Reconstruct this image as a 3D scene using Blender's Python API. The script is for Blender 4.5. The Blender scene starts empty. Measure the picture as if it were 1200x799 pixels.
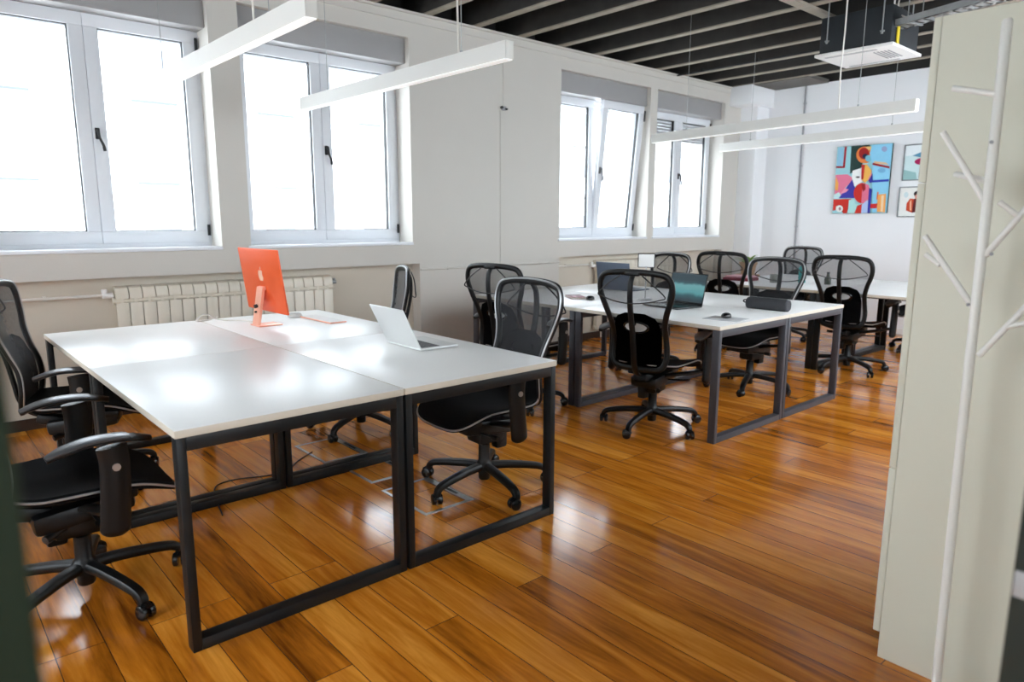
import bpy, bmesh, math, random
from mathutils import Vector, Matrix, Euler
random.seed(7)
C = bpy.context.scene.collection
PI = math.pi

# ------------------------------------------------------------------ helpers
def lin(c):
    return c / 12.92 if c <= 0.04045 else ((c + 0.055) / 1.055) ** 2.4
def rgb(r, g, b):
    return (lin(r / 255), lin(g / 255), lin(b / 255), 1.0)

def catmull(pts, n=6, closed=False):
    P = [Vector(p) for p in pts]
    out = []
    m = len(P)
    rng = range(m if closed else m - 1)
    for i in rng:
        p0 = P[(i - 1) % m] if (closed or i > 0) else P[i] * 2 - P[i + 1]
        p1 = P[i]; p2 = P[(i + 1) % m]
        p3 = P[(i + 2) % m] if (closed or i + 2 < m) else p2 * 2 - p1
        for k in range(n):
            t = k / n
            out.append(0.5 * ((2 * p1) + (p2 - p0) * t + (2 * p0 - 5 * p1 + 4 * p2 - p3) * t * t + (3 * p1 - p0 - 3 * p2 + p3) * t ** 3))
    if not closed:
        out.append(P[-1].copy())
    return out

class MB:
    def __init__(s):
        s.bm = bmesh.new()
    def _xf(s, vs, loc, rot, mi, faces):
        M = Matrix.Translation(Vector(loc)) @ (Euler(rot).to_matrix().to_4x4() if rot else Matrix.Identity(4))
        for v in vs: v.co = M @ v.co
        for f in faces: f.material_index = mi
    def box(s, c, size, rot=None, bev=0.0, mi=0, seg=2):
        r = bmesh.ops.create_cube(s.bm, size=1.0)
        vs = r['verts']
        for v in vs: v.co = Vector((v.co.x * size[0], v.co.y * size[1], v.co.z * size[2]))
        if bev > 0:
            es = list({e for v in vs for e in v.link_edges})
            rb = bmesh.ops.bevel(s.bm, geom=es, offset=bev, segments=seg, profile=0.5, affect='EDGES')
            vs = rb['verts']
            vs = list({v for f in rb['faces'] for v in f.verts} | set(v for v in vs if v.is_valid))
            # include all connected verts
            seen = set(vs); st = list(vs)
            while st:
                v = st.pop()
                for e in v.link_edges:
                    o = e.other_vert(v)
                    if o not in seen: seen.add(o); st.append(o)
            vs = list(seen)
        fs = {f for v in vs for f in v.link_faces}
        s._xf(vs, c, rot, mi, fs)
        return s
    def b2(s, lo, hi, bev=0.0, mi=0):
        c = [(a + b) / 2 for a, b in zip(lo, hi)]; d = [abs(b - a) for a, b in zip(lo, hi)]
        return s.box(c, d, None, bev, mi)
    def tube(s, path, r, n=8, closed=False, up=(0, 0, 1), mi=0, cap=True, sq=1.0):
        """r: radius | (a,b) | list of those. a along side, b along normal; sq<1 -> squarer section"""
        P = [Vector(p) for p in path]; m = len(P)
        def sec(i):
            q = r[i] if isinstance(r, list) else r
            return q if isinstance(q, tuple) else (q, q)
        rings = []; prev_side = None
        for i in range(m):
            if closed: t = P[(i + 1) % m] - P[(i - 1) % m]
            else: t = P[min(i + 1, m - 1)] - P[max(i - 1, 0)]
            if t.length < 1e-9: t = Vector((0, 0, 1))
            t.normalize()
            sd = t.cross(Vector(up))
            if sd.length < 0.15:
                sd = prev_side.copy() if prev_side is not None else t.cross(Vector((1, 0, 0.01)))
                sd = sd - t * sd.dot(t)
                if sd.length < 1e-6: sd = t.orthogonal()
            sd.normalize()
            if prev_side is not None and sd.dot(prev_side) < 0: sd = -sd
            prev_side = sd
            nm = sd.cross(t)
            a, b = sec(i)
            ring = []
            for k in range(n):
                th = 2 * PI * (k + 0.5) / n
                cx, cy = math.cos(th), math.sin(th)
                if sq != 1.0:
                    cx = math.copysign(abs(cx) ** sq, cx); cy = math.copysign(abs(cy) ** sq, cy)
                ring.append(s.bm.verts.new(P[i] + sd * a * cx + nm * b * cy))
            rings.append(ring)
        for i in range(m if closed else m - 1):
            A, B = rings[i], rings[(i + 1) % m]
            for k in range(n):
                f = s.bm.faces.new((A[k], A[(k + 1) % n], B[(k + 1) % n], B[k])); f.material_index = mi
        if cap and not closed:
            f = s.bm.faces.new(rings[0][::-1]); f.material_index = mi
            f = s.bm.faces.new(rings[-1]); f.material_index = mi
        return s
    def cyl(s, a, b, r, n=12, mi=0, r2=None):
        return s.tube([a, b], [r, r if r2 is None else r2], n, mi=mi, up=(0.02, 0.9, 0.1) if abs(Vector(b).z - Vector(a).z) > 0.5 * (Vector(b) - Vector(a)).length else (0, 0, 1))
    def lathe(s, prof, c=(0, 0, 0), n=20, mi=0):
        rings = []
        for (r, z) in prof:
            if r < 1e-6: rings.append([s.bm.verts.new((c[0], c[1], c[2] + z))])
            else: rings.append([s.bm.verts.new((c[0] + r * math.cos(2 * PI * k / n), c[1] + r * math.sin(2 * PI * k / n), c[2] + z)) for k in range(n)])
        for A, B in zip(rings, rings[1:]):
            for k in range(n):
                if len(A) == 1 and len(B) == 1: continue
                if len(A) == 1: f = s.bm.faces.new((A[0], B[k], B[(k + 1) % n]))
                elif len(B) == 1: f = s.bm.faces.new((A[k], A[(k + 1) % n], B[0]))
                else: f = s.bm.faces.new((A[k], A[(k + 1) % n], B[(k + 1) % n], B[k]))
                f.material_index = mi
        return s
    def prism(s, pts, M, h, mi=0):
        """2D outline pts extruded by h along local z, placed by matrix M"""
        a = [s.bm.verts.new(M @ Vector((p[0], p[1], 0))) for p in pts]
        b = [s.bm.verts.new(M @ Vector((p[0], p[1], h))) for p in pts]
        n = len(pts)
        fs = [s.bm.faces.new(a[::-1]), s.bm.faces.new(b)]
        for k in range(n): fs.append(s.bm.faces.new((a[k], a[(k + 1) % n], b[(k + 1) % n], b[k])))
        for f in fs: f.material_index = mi
        return s
    def grid(s, fn, nu, nv, mi=0):
        V = [[s.bm.verts.new(fn(i / nu, j / nv)) for j in range(nv + 1)] for i in range(nu + 1)]
        for i in range(nu):
            for j in range(nv):
                f = s.bm.faces.new((V[i][j], V[i + 1][j], V[i + 1][j + 1], V[i][j + 1])); f.material_index = mi
        return s
    def build(s, name, mats, parent=None, loc=None, rot=None, smooth=True, ang=0.7):
        bmesh.ops.recalc_face_normals(s.bm, faces=s.bm.faces[:])
        me = bpy.data.meshes.new(name); s.bm.to_mesh(me); s.bm.free()
        for m in (mats if isinstance(mats, (list, tuple)) else [mats]): me.materials.append(m)
        if smooth:
            me.polygons.foreach_set('use_smooth', [True] * len(me.polygons))
            me.set_sharp_from_angle(angle=ang)
        o = bpy.data.objects.new(name, me); C.objects.link(o)
        if parent is not None: o.parent = parent
        if loc is not None: o.location = loc
        if rot is not None: o.rotation_euler = rot
        return o

def tag(o, label, cat, group=None, kind=None):
    if label: o['label'] = label
    if cat: o['category'] = cat
    if group: o['group'] = group
    if kind: o['kind'] = kind
    return o
def thing(name, label, cat, loc=(0, 0, 0), rotz=0.0, group=None):
    o = bpy.data.objects.new(name, None); C.objects.link(o)
    o.location = loc; o.rotation_euler = (0, 0, rotz); o.empty_display_size = 0.1
    return tag(o, label, cat, group)
def struct(o):
    o['kind'] = 'structure'; return o
def kids(o):
    return [c for c in C.objects if c.parent == o]
def dup(root, loc, rotz, label=None):
    def cp(o, par):
        c = o.copy(); C.objects.link(c)
        c.parent = par
        for k in kids(o): cp(k, c)
        return c
    r = cp(root, None)
    r.location = loc; r.rotation_euler = (0, 0, rotz)
    if label: r['label'] = label
    return r

# ---------------------------------------------------------------- materials
def mat(name, col, rough=0.5, metal=0.0, spec=0.5, coat=0.0, noise=0.0, nscale=40.0, bump=0.0, bscale=200.0, emit=0.0, ecol=None, sheen=0.0):
    m = bpy.data.materials.new(name); m.use_nodes = True
    nt = m.node_tree; b = nt.nodes['Principled BSDF']
    b.inputs['Base Color'].default_value = col
    b.inputs['Roughness'].default_value = rough
    b.inputs['Metallic'].default_value = metal
    b.inputs['Specular IOR Level'].default_value = spec
    b.inputs['Coat Weight'].default_value = coat
    b.inputs['Sheen Weight'].default_value = sheen
    if emit > 0:
        b.inputs['Emission Color'].default_value = ecol or col
        b.inputs['Emission Strength'].default_value = emit
    tc = None
    if noise > 0 or bump > 0:
        tc = nt.nodes.new('ShaderNodeTexCoord')
    if noise > 0:
        n = nt.nodes.new('ShaderNodeTexNoise'); n.inputs['Scale'].default_value = nscale; n.inputs['Detail'].default_value = 5
        nt.links.new(tc.outputs['Object'], n.inputs['Vector'])
        mx = nt.nodes.new('ShaderNodeMix'); mx.data_type = 'RGBA'
        mx.inputs['A'].default_value = tuple(c * (1 - noise) for c in col[:3]) + (1,)
        mx.inputs['B'].default_value = tuple(min(1, c * (1 + noise)) for c in col[:3]) + (1,)
        nt.links.new(n.outputs['Fac'], mx.inputs['Factor'])
        nt.links.new(mx.outputs['Result'], b.inputs['Base Color'])
    if bump > 0:
        n = nt.nodes.new('ShaderNodeTexNoise'); n.inputs['Scale'].default_value = bscale; n.inputs['Detail'].default_value = 3
        nt.links.new(tc.outputs['Object'], n.inputs['Vector'])
        bp = nt.nodes.new('ShaderNodeBump'); bp.inputs['Strength'].default_value = bump; bp.inputs['Distance'].default_value = 0.002
        nt.links.new(n.outputs['Fac'], bp.inputs['Height'])
        nt.links.new(bp.outputs['Normal'], b.inputs['Normal'])
    return m

M = {}
M['wall'] = mat('wall_paint', rgb(206, 202, 195), 0.75, spec=0.25, noise=0.02, nscale=3, bump=0.15, bscale=60)
M['back'] = mat('back_wall_paint', rgb(236, 237, 239), 0.75, spec=0.25, noise=0.015, nscale=3, bump=0.15, bscale=60)
M['niche'] = mat('niche_bounce_tint', rgb(206, 198, 184), 0.75, spec=0.25, noise=0.02, nscale=3)  # wall colour tinted tan to paint in warm light bounced off the floor
M['deck'] = mat('ceiling_boards', rgb(52, 51, 50), 0.9, spec=0.1, noise=0.25, nscale=6)
M['joist'] = mat('joist_side_paint', rgb(62, 60, 58), 0.85, spec=0.15, noise=0.3, nscale=7)
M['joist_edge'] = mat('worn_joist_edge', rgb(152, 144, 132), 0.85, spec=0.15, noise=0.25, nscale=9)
M['pvc'] = mat('white_pvc', rgb(226, 229, 234), 0.35, spec=0.5, noise=0.01, nscale=4)
M['sbox'] = mat('grey_shutter_box', rgb(158, 157, 157), 0.5, noise=0.03, nscale=12)
M['gasket'] = mat('black_rubber', rgb(30, 31, 33), 0.6)
M['black'] = mat('black_plastic', rgb(9, 9, 10), 0.4, spec=0.35, noise=0.1, nscale=30)
M['blackgloss'] = mat('black_gloss_plastic', rgb(13, 13, 15), 0.25)
M['softblack'] = mat('black_fabric', rgb(13, 13, 15), 0.85, spec=0.12, noise=0.25, nscale=160, bump=0.3, bscale=500)
M['armgrey'] = mat('silver_grey_arm', rgb(92, 93, 96), 0.32, metal=0.6, spec=0.5)
M['silver'] = mat('silver_trim', rgb(176, 177, 178), 0.35, metal=0.6)
M['steel'] = mat('bright_steel', rgb(190, 190, 190), 0.3, metal=0.9, noise=0.05, nscale=30)
M['galv'] = mat('galvanised_steel', rgb(165, 168, 168), 0.5, metal=0.6, noise=0.2, nscale=25)
M['anthracite'] = mat('grey_painted_metal', rgb(66, 66, 72), 0.45, spec=0.4, noise=0.06, nscale=20)
M['darkmetal'] = mat('black_painted_metal', rgb(17, 20, 22), 0.42, spec=0.35, noise=0.06, nscale=20)
M['top'] = mat('white_laminate', rgb(246, 245, 243), 0.34, spec=0.5, noise=0.01, nscale=5, bump=0.02, bscale=14)
M['topedge'] = mat('cream_edge_band', rgb(214, 206, 192), 0.4)
M['rad'] = mat('cream_radiator_enamel', rgb(224, 216, 200), 0.35, noise=0.02, nscale=10)
M['cab'] = mat('cream_cabinet_board', rgb(218, 217, 201), 0.5, spec=0.35, noise=0.012, nscale=3)
M['lamp'] = mat('white_lamp_housing', rgb(226, 225, 220), 0.5, noise=0.01, nscale=8)
M['diff'] = mat('lamp_diffuser', rgb(245, 245, 242), 0.5, emit=0.4, ecol=(1, 0.99, 0.97, 1))
M['rack'] = mat('white_coated_tube', rgb(236, 235, 230), 0.35)
M['orange'] = mat('orange_aluminium', rgb(231, 92, 40), 0.38, metal=0.25, noise=0.02, nscale=8)
M['peach'] = mat('pale_peach_aluminium', rgb(244, 176, 150), 0.35, metal=0.25)
M['peachlogo'] = mat('polished_peach', rgb(255, 206, 180), 0.25, metal=0.3)
M['alu'] = mat('silver_aluminium', rgb(222, 223, 222), 0.38, metal=0.35, noise=0.015, nscale=12)
M['keys'] = mat('dark_keys', rgb(52, 52, 56), 0.5)
M['screenoff'] = mat('dark_glass_screen', rgb(14, 15, 18), 0.12)
M['white'] = mat('white_plastic', rgb(236, 235, 233), 0.35)
M['cable'] = mat('white_cable', rgb(222, 218, 210), 0.5)
M['bcable'] = mat('black_cable', rgb(24, 24, 25), 0.5)
M['green'] = mat('dark_green_paint', rgb(25, 34, 19), 0.7, spec=0.2, noise=0.06, nscale=10)
M['dgreen'] = mat('black_green_paint', rgb(24, 36, 32), 0.4, noise=0.06, nscale=10)
M['maroon'] = mat('maroon_cover', rgb(122, 28, 48), 0.5, noise=0.08, nscale=30)
M['pink'] = mat('pink_paper', rgb(232, 178, 190), 0.6)
M['paper'] = mat('paper_pages', rgb(236, 232, 222), 0.8)
M['lidblue'] = mat('blue_grey_laptop_lid', rgb(92, 104, 122), 0.35, metal=0.3)
M['case'] = mat('charcoal_case_fabric', rgb(50, 51, 55), 0.7, noise=0.2, nscale=120, bump=0.2, bscale=300)
M['padgrey'] = mat('light_grey_mat', rgb(186, 186, 188), 0.7)
M['mug'] = mat('grey_stoneware', rgb(128, 128, 122), 0.5, noise=0.06, nscale=30)
M['teal'] = mat('teal_bottle', rgb(58, 158, 158), 0.25)
M['bottle'] = mat('dark_olive_glass', rgb(62, 68, 58), 0.2)
M['clay'] = mat('terracotta', rgb(206, 172, 140), 0.8, noise=0.12, nscale=20)
M['soil'] = mat('potting_soil', rgb(48, 36, 28), 0.95)
M['leaf'] = mat('fresh_green_leaf', rgb(122, 160, 70), 0.5, noise=0.2, nscale=20)
M['darkframe'] = mat('thin_grey_frame', rgb(120, 126, 128), 0.4)
M['conduit'] = mat('grey_conduit', rgb(150, 150, 153), 0.5)
M['acdark'] = mat('dark_duct_wrap', rgb(30, 35, 40), 0.7, noise=0.15, nscale=9)
M['yellow'] = mat('yellow_strap', rgb(222, 196, 40), 0.6)
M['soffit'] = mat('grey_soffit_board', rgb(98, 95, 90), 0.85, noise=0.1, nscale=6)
M['skirting'] = mat('dark_wood_skirting', rgb(52, 36, 26), 0.5, noise=0.2, nscale=12)
M['lightwood'] = mat('light_wood', rgb(190, 150, 105), 0.5, noise=0.1, nscale=12)

def mesh_fabric():
    m = bpy.data.materials.new('see_through_mesh'); m.use_nodes = True
    nt = m.node_tree; b = nt.nodes['Principled BSDF']
    b.inputs['Base Color'].default_value = rgb(40, 41, 45); b.inputs['Roughness'].default_value = 0.7
    tr = nt.nodes.new('ShaderNodeBsdfTransparent'); mx = nt.nodes.new('ShaderNodeMixShader')
    lw = nt.nodes.new('ShaderNodeLayerWeight'); lw.inputs['Blend'].default_value = 0.35
    mr = nt.nodes.new('ShaderNodeMapRange'); mr.inputs['To Min'].default_value = 0.45; mr.inputs['To Max'].default_value = 0.95
    tc = nt.nodes.new('ShaderNodeTexCoord'); wv = nt.nodes.new('ShaderNodeTexNoise'); wv.inputs['Scale'].default_value = 60
    ad = nt.nodes.new('ShaderNodeMath'); ad.operation = 'MULTIPLY_ADD'; ad.inputs[1].default_value = 0.08; 
    nt.links.new(tc.outputs['Object'], wv.inputs['Vector'])
    nt.links.new(lw.outputs['Facing'], mr.inputs['Value'])
    nt.links.new(wv.outputs['Fac'], ad.inputs[0]); nt.links.new(mr.outputs['Result'], ad.inputs[2])
    nt.links.new(ad.outputs['Value'], mx.inputs['Fac'])
    nt.links.new(tr.outputs[0], mx.inputs[1]); nt.links.new(b.outputs[0], mx.inputs[2])
    nt.links.new(mx.outputs[0], nt.nodes['Material Output'].inputs['Surface'])
    return m
M['mesh'] = mesh_fabric()

def glass_pane():
    m = bpy.data.materials.new('window_glass'); m.use_nodes = True
    nt = m.node_tree; nt.nodes.remove(nt.nodes['Principled BSDF'])
    tr = nt.nodes.new('ShaderNodeBsdfTransparent'); tr.inputs['Color'].default_value = (0.95, 0.965, 0.97, 1)
    gl = nt.nodes.new('ShaderNodeBsdfGlossy'); gl.inputs['Roughness'].default_value = 0.01
    lw = nt.nodes.new('ShaderNodeLayerWeight'); lw.inputs['Blend'].default_value = 0.5
    pw = nt.nodes.new('ShaderNodeMath'); pw.operation = 'POWER'; pw.inputs[1].default_value = 5.0; nt.links.new(lw.outputs['Facing'], pw.inputs[0])
    fr = nt.nodes.new('ShaderNodeMath'); fr.operation = 'MULTIPLY_ADD'; fr.inputs[1].default_value = 0.96; fr.inputs[2].default_value = 0.03; nt.links.new(pw.outputs[0], fr.inputs[0])
    tc = nt.nodes.new('ShaderNodeTexCoord'); n = nt.nodes.new('ShaderNodeTexNoise'); n.inputs['Scale'].default_value = 2.0
    mu = nt.nodes.new('ShaderNodeMath'); mu.operation = 'MULTIPLY_ADD'; mu.inputs[1].default_value = 0.01
    nt.links.new(tc.outputs['Object'], n.inputs['Vector']); nt.links.new(n.outputs['Fac'], mu.inputs[0]); nt.links.new(fr.outputs[0], mu.inputs[2])
    mx = nt.nodes.new('ShaderNodeMixShader')
    nt.links.new(mu.outputs[0], mx.inputs['Fac']); nt.links.new(tr.outputs[0], mx.inputs[1]); nt.links.new(gl.outputs[0], mx.inputs[2])
    nt.links.new(mx.outputs[0], nt.nodes['Material Output'].inputs['Surface'])
    return m
M['glass'] = glass_pane()

def wood_floor():
    m = bpy.data.materials.new('varnished_oak_planks'); m.use_nodes = True
    nt = m.node_tree; L = nt.links; N = nt.nodes; b = N['Principled BSDF']
    tc = N.new('ShaderNodeTexCoord'); sp = N.new('ShaderNodeSeparateXYZ'); cb = N.new('ShaderNodeCombineXYZ')
    L.new(tc.outputs['Object'], sp.inputs[0])
    ax = N.new('ShaderNodeMath'); ax.operation = 'ADD'; ax.inputs[1].default_value = 20.055
    ay = N.new('ShaderNodeMath'); ay.operation = 'ADD'; ay.inputs[1].default_value = 20.3
    L.new(sp.outputs['X'], ax.inputs[0]); L.new(sp.outputs['Y'], ay.inputs[0])
    L.new(ay.outputs[0], cb.inputs[0]); L.new(ax.outputs[0], cb.inputs[1])
    br = N.new('ShaderNodeTexBrick'); br.offset = 0.37; br.offset_frequency = 3; br.squash = 1.0
    br.inputs['Color1'].default_value = (0, 0, 0, 1); br.inputs['Color2'].default_value = (1, 1, 1, 1); br.inputs['Mortar'].default_value = (0.5, 0.5, 0.5, 1)
    br.inputs['Scale'].default_value = 1.0; br.inputs['Mortar Size'].default_value = 0.0016; br.inputs['Mortar Smooth'].default_value = 0.3
    br.inputs['Brick Width'].default_value = 1.75; br.inputs['Row Height'].default_value = 0.139; br.inputs['Bias'].default_value = 0.0
    L.new(cb.outputs[0], br.inputs['Vector'])
    # grain: stretch along y, offset per plank
    mp = N.new('ShaderNodeCombineXYZ')
    gx = N.new('ShaderNodeMath'); gx.operation = 'MULTIPLY'; gx.inputs[1].default_value = 14.0; L.new(sp.outputs['X'], gx.inputs[0])
    gy = N.new('ShaderNodeMath'); gy.operation = 'MULTIPLY'; gy.inputs[1].default_value = 1.1; L.new(sp.outputs['Y'], gy.inputs[0])
    gz = N.new('ShaderNodeMath'); gz.operation = 'MULTIPLY'; gz.inputs[1].default_value = 40.0; L.new(br.outputs['Color'], gz.inputs[0])
    L.new(gx.outputs[0], mp.inputs[0]); L.new(gy.outputs[0], mp.inputs[1]); L.new(gz.outputs[0], mp.inputs[2])
    g1 = N.new('ShaderNodeTexNoise'); g1.inputs['Scale'].default_value = 1.0; g1.inputs['Detail'].default_value = 7; g1.inputs['Roughness'].default_value = 0.62; g1.inputs['Distortion'].default_value = 0.9
    L.new(mp.outputs[0], g1.inputs['Vector'])
    g2 = N.new('ShaderNodeTexNoise'); g2.inputs['Scale'].default_value = 5.0; g2.inputs['Detail'].default_value = 4
    L.new(mp.outputs[0], g2.inputs['Vector'])
    cr = N.new('ShaderNodeValToRGB'); e = cr.color_ramp.elements
    e[0].position = 0.28; e[0].color = rgb(108, 54, 8)
    e[1].position = 0.72; e[1].color = rgb(236, 160, 60)
    ne = cr.color_ramp.elements.new(0.5); ne.color = rgb(197, 116, 28)
    s1 = N.new('ShaderNodeMath'); s1.operation = 'MULTIPLY_ADD'; s1.inputs[1].default_value = 0.75
    L.new(g1.outputs['Fac'], s1.inputs[0])
    s2 = N.new('ShaderNodeMath'); s2.operation = 'MULTIPLY_ADD'; s2.inputs[1].default_value = 0.18; s2.inputs[2].default_value = -0.06
    L.new(g2.outputs['Fac'], s2.inputs[0])
    s3 = N.new('ShaderNodeMath'); s3.operation = 'MULTIPLY_ADD'; s3.inputs[1].default_value = 0.20
    L.new(br.outputs['Color'], s3.inputs[0]); L.new(s2.outputs[0], s3.inputs[2]); L.new(s3.outputs[0], s1.inputs[2])
    L.new(s1.outputs[0], cr.inputs['Fac'])
    mx = N.new('ShaderNodeMix'); mx.data_type = 'RGBA'; mx.inputs['B'].default_value = rgb(56, 26, 10)
    L.new(br.outputs['Fac'], mx.inputs['Factor']); L.new(cr.outputs['Color'], mx.inputs['A'])
    L.new(mx.outputs['Result'], b.inputs['Base Color'])
    rr = N.new('ShaderNodeMapRange'); rr.inputs['To Min'].default_value = 0.08; rr.inputs['To Max'].default_value = 0.22
    L.new(g1.outputs['Fac'], rr.inputs['Value']); L.new(rr.outputs['Result'], b.inputs['Roughness'])
    b.inputs['Specular IOR Level'].default_value = 0.62
    # bump: seams plus plank waviness plus grain
    w = N.new('ShaderNodeTexNoise'); w.inputs['Scale'].default_value = 3.0; w.inputs['Detail'].default_value = 2; L.new(cb.outputs[0], w.inputs['Vector'])
    h1 = N.new('ShaderNodeMath'); h1.operation = 'MULTIPLY_ADD'; h1.inputs[1].default_value = -1.0; L.new(br.outputs['Fac'], h1.inputs[0])
    h2 = N.new('ShaderNodeMath'); h2.operation = 'MULTIPLY_ADD'; h2.inputs[1].default_value = 0.25; L.new(g2.outputs['Fac'], h2.inputs[0])
    h3 = N.new('ShaderNodeMath'); h3.operation = 'MULTIPLY'; h3.inputs[1].default_value = 1.5; L.new(w.outputs['Fac'], h3.inputs[0])
    L.new(h3.outputs[0], h2.inputs[2]); L.new(h2.outputs[0], h1.inputs[2])
    bp = N.new('ShaderNodeBump'); bp.inputs['Strength'].default_value = 0.35; bp.inputs['Distance'].default_value = 0.0012
    L.new(h1.outputs[0], bp.inputs['Height']); L.new(bp.outputs['Normal'], b.inputs['Normal'])
    return m
M['floor'] = wood_floor()

def teal_screen():
    m = bpy.data.materials.new('teal_desktop_picture'); m.use_nodes = True
    nt = m.node_tree; L = nt.links; N = nt.nodes; b = N['Principled BSDF']
    b.inputs['Base Color'].default_value = (0.01, 0.012, 0.015, 1); b.inputs['Roughness'].default_value = 0.35; b.inputs['Specular IOR Level'].default_value = 0.2
    tc = N.new('ShaderNodeTexCoord'); sp = N.new('ShaderNodeSeparateXYZ'); L.new(tc.outputs['Generated'], sp.inputs[0])
    n = N.new('ShaderNodeTexNoise'); n.inputs['Scale'].default_value = 3.0; n.inputs['Distortion'].default_value = 0.8; L.new(tc.outputs['Generated'], n.inputs['Vector'])
    a = N.new('ShaderNodeMath'); a.operation = 'MULTIPLY_ADD'; a.inputs[1].default_value = 0.18; L.new(n.outputs['Fac'], a.inputs[0]); L.new(sp.outputs['Z'], a.inputs[2])
    cr = N.new('ShaderNodeValToRGB'); L.new(a.outputs[0], cr.inputs['Fac'])
    e = cr.color_ramp.elements; e[0].position = 0.12; e[0].color = rgb(14, 40, 48); e[1].position = 0.86; e[1].color = rgb(14, 48, 56)
    for p, c in ((0.3, rgb(24, 84, 92)), (0.42, rgb(80, 156, 160)), (0.68, rgb(104, 168, 172)), (0.76, rgb(20, 70, 78))):
        q = e.new(p); q.color = c
    L.new(cr.outputs['Color'], b.inputs['Emission Color']); b.inputs['Emission Strength'].default_value = 0.75
    return m
M['tealscreen'] = teal_screen()

# ------------------------------------------------------------------- layout
WY = 5.30          # face of the window wall
NY = 5.42          # back of the radiator recess
FY = 5.52          # window frame plane
BX = 9.20          # back wall
RY = 0.16          # wall with the doorway
LX = -2.6          # wall behind/left of the camera
WT = 3.13          # wall top / joist underside
SILL, HEAD = 1.168, 2.92
WIN = [(0.36, 1.83), (2.045, 3.51), (5.388, 6.90), (7.032, 8.508)]
NICHE = [(LX, 3.58), (5.39, 8.60)]

# floor
m = MB(); m.b2((LX - .3, -1.6, -0.1), (BX + .3, 5.9, 0.0)); struct(m.build('floor', M['floor'], smooth=False))
# window wall
m = MB()
for a, b_ in NICHE:
    m.b2((a, NY, 0), (b_, 5.8, 0.985), mi=1)
    m.b2((a, WY, 0.985), (b_, 5.8, SILL))
m.b2((3.58, WY, 0), (5.39, 5.8, SILL)); m.b2((8.60, WY, 0), (BX, 5.8, SILL))
xs = [LX] + [v for w in WIN for v in w] + [BX]
for i in range(0, len(xs), 2): m.b2((xs[i], WY, SILL), (xs[i + 1], 5.8, HEAD))
m.b2((LX, WY, HEAD), (BX, 5.8, WT))
struct(m.build('wall_left', [M['wall'], M['niche']], smooth=False))
# back wall, with the corner column and its capital
m = MB(); m.b2((BX, RY - .3, 0), (BX + .3, 5.8, WT)); struct(m.build('wall_back', M['back'], smooth=False))
m = MB(); m.b2((8.895, 5.05, 0), (BX - .002, WY - .002, 2.89)); m.b2((8.61, 4.99, 2.89), (BX - .002, WY - .002, WT))
struct(m.build('trim_1', M['back'], smooth=False))
# doorway wall
RW = [(3.2, 4.8), (5.0, 6.9), (7.1, 8.95)]   # windows of the doorway wall, beyond the cabinet
m = MB(); m.b2((1.06, -.14, 0), (BX, RY, .9)); m.b2((1.06, -.14, 2.9), (BX, RY, WT))
xs = [1.06] + [v for w in RW for v in w] + [BX]
for i in range(0, len(xs), 2): m.b2((xs[i], -.14, .9), (xs[i + 1], RY, 2.9))
m.b2((LX, 0.1, 0), (-0.06, 0.36, WT)); m.b2((-0.06, -0.14, 2.25), (1.06, RY, WT))
struct(m.build('wall_right', M['wall'], smooth=False))
m = MB(); m.b2((-1.3, -1.6, 0), (2.6, -1.5, .9)); m.b2((-1.3, -1.6, 2.3), (2.6, -1.5, 2.6)); m.b2((-1.3, -1.6, .9), (-.9, -1.5, 2.3)); m.b2((1.1, -1.6, .9), (2.6, -1.5, 2.3)); m.b2((-1.3, -1.5, 0), (-1.2, .1, 2.6)); m.b2((2.5, -1.5, 0), (2.6, -.14, 2.6)); m.b2((-1.3, -1.6, 2.6), (2.6, .1, 2.7))
struct(m.build('wall_hallway', M['wall'], smooth=False))
# wall left of the camera with three wide windows
FW = [(0.7, 2.3), (3.1, 4.7)]
m = MB(); m.b2((LX - .3, -1.2, 0), (LX, 5.8, 0.85)); m.b2((LX - .3, -1.2, 2.95), (LX, 5.8, WT))
ys = [-1.2] + [v for w in FW for v in w] + [5.8]
for i in range(0, len(ys), 2): m.b2((LX - .3, ys[i], .85), (LX, ys[i + 1], 2.95))
struct(m.build('wall_front', M['wall'], smooth=False))
# ceiling deck and joists
m = MB(); m.b2((LX - .3, -.2, 3.36), (BX + .3, 5.9, 3.46)); m.b2((LX, 5.62, WT), (BX, 5.8, 3.36)); m.b2((LX, -.2, WT), (BX, .02, 3.36))
m.b2((BX + .02, -.2, WT), (BX + .3, 5.8, 3.36)); m.b2((LX - .3, -.2, WT), (LX - .02, 5.8, 3.36))
struct(m.build('ceiling', M['deck'], smooth=False))
nt_ = 2
k = -13
while 4.80 + .55 * k < BX - .05:
    x = 4.80 + .55 * k; k += 1
    if x < LX + .1: continue
    m = MB()
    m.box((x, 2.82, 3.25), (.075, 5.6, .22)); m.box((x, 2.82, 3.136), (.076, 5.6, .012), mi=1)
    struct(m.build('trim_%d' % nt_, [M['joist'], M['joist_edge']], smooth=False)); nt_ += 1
# short cross member between joists, dark soffit patch by the column
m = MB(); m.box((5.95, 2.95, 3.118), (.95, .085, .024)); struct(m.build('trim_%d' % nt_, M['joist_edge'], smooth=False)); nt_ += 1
m = MB(); m.b2((8.64, 4.25, 3.118), (BX - .01, 4.97, 3.16)); struct(m.build('trim_%d' % nt_, M['soffit'], smooth=False)); nt_ += 1
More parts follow.
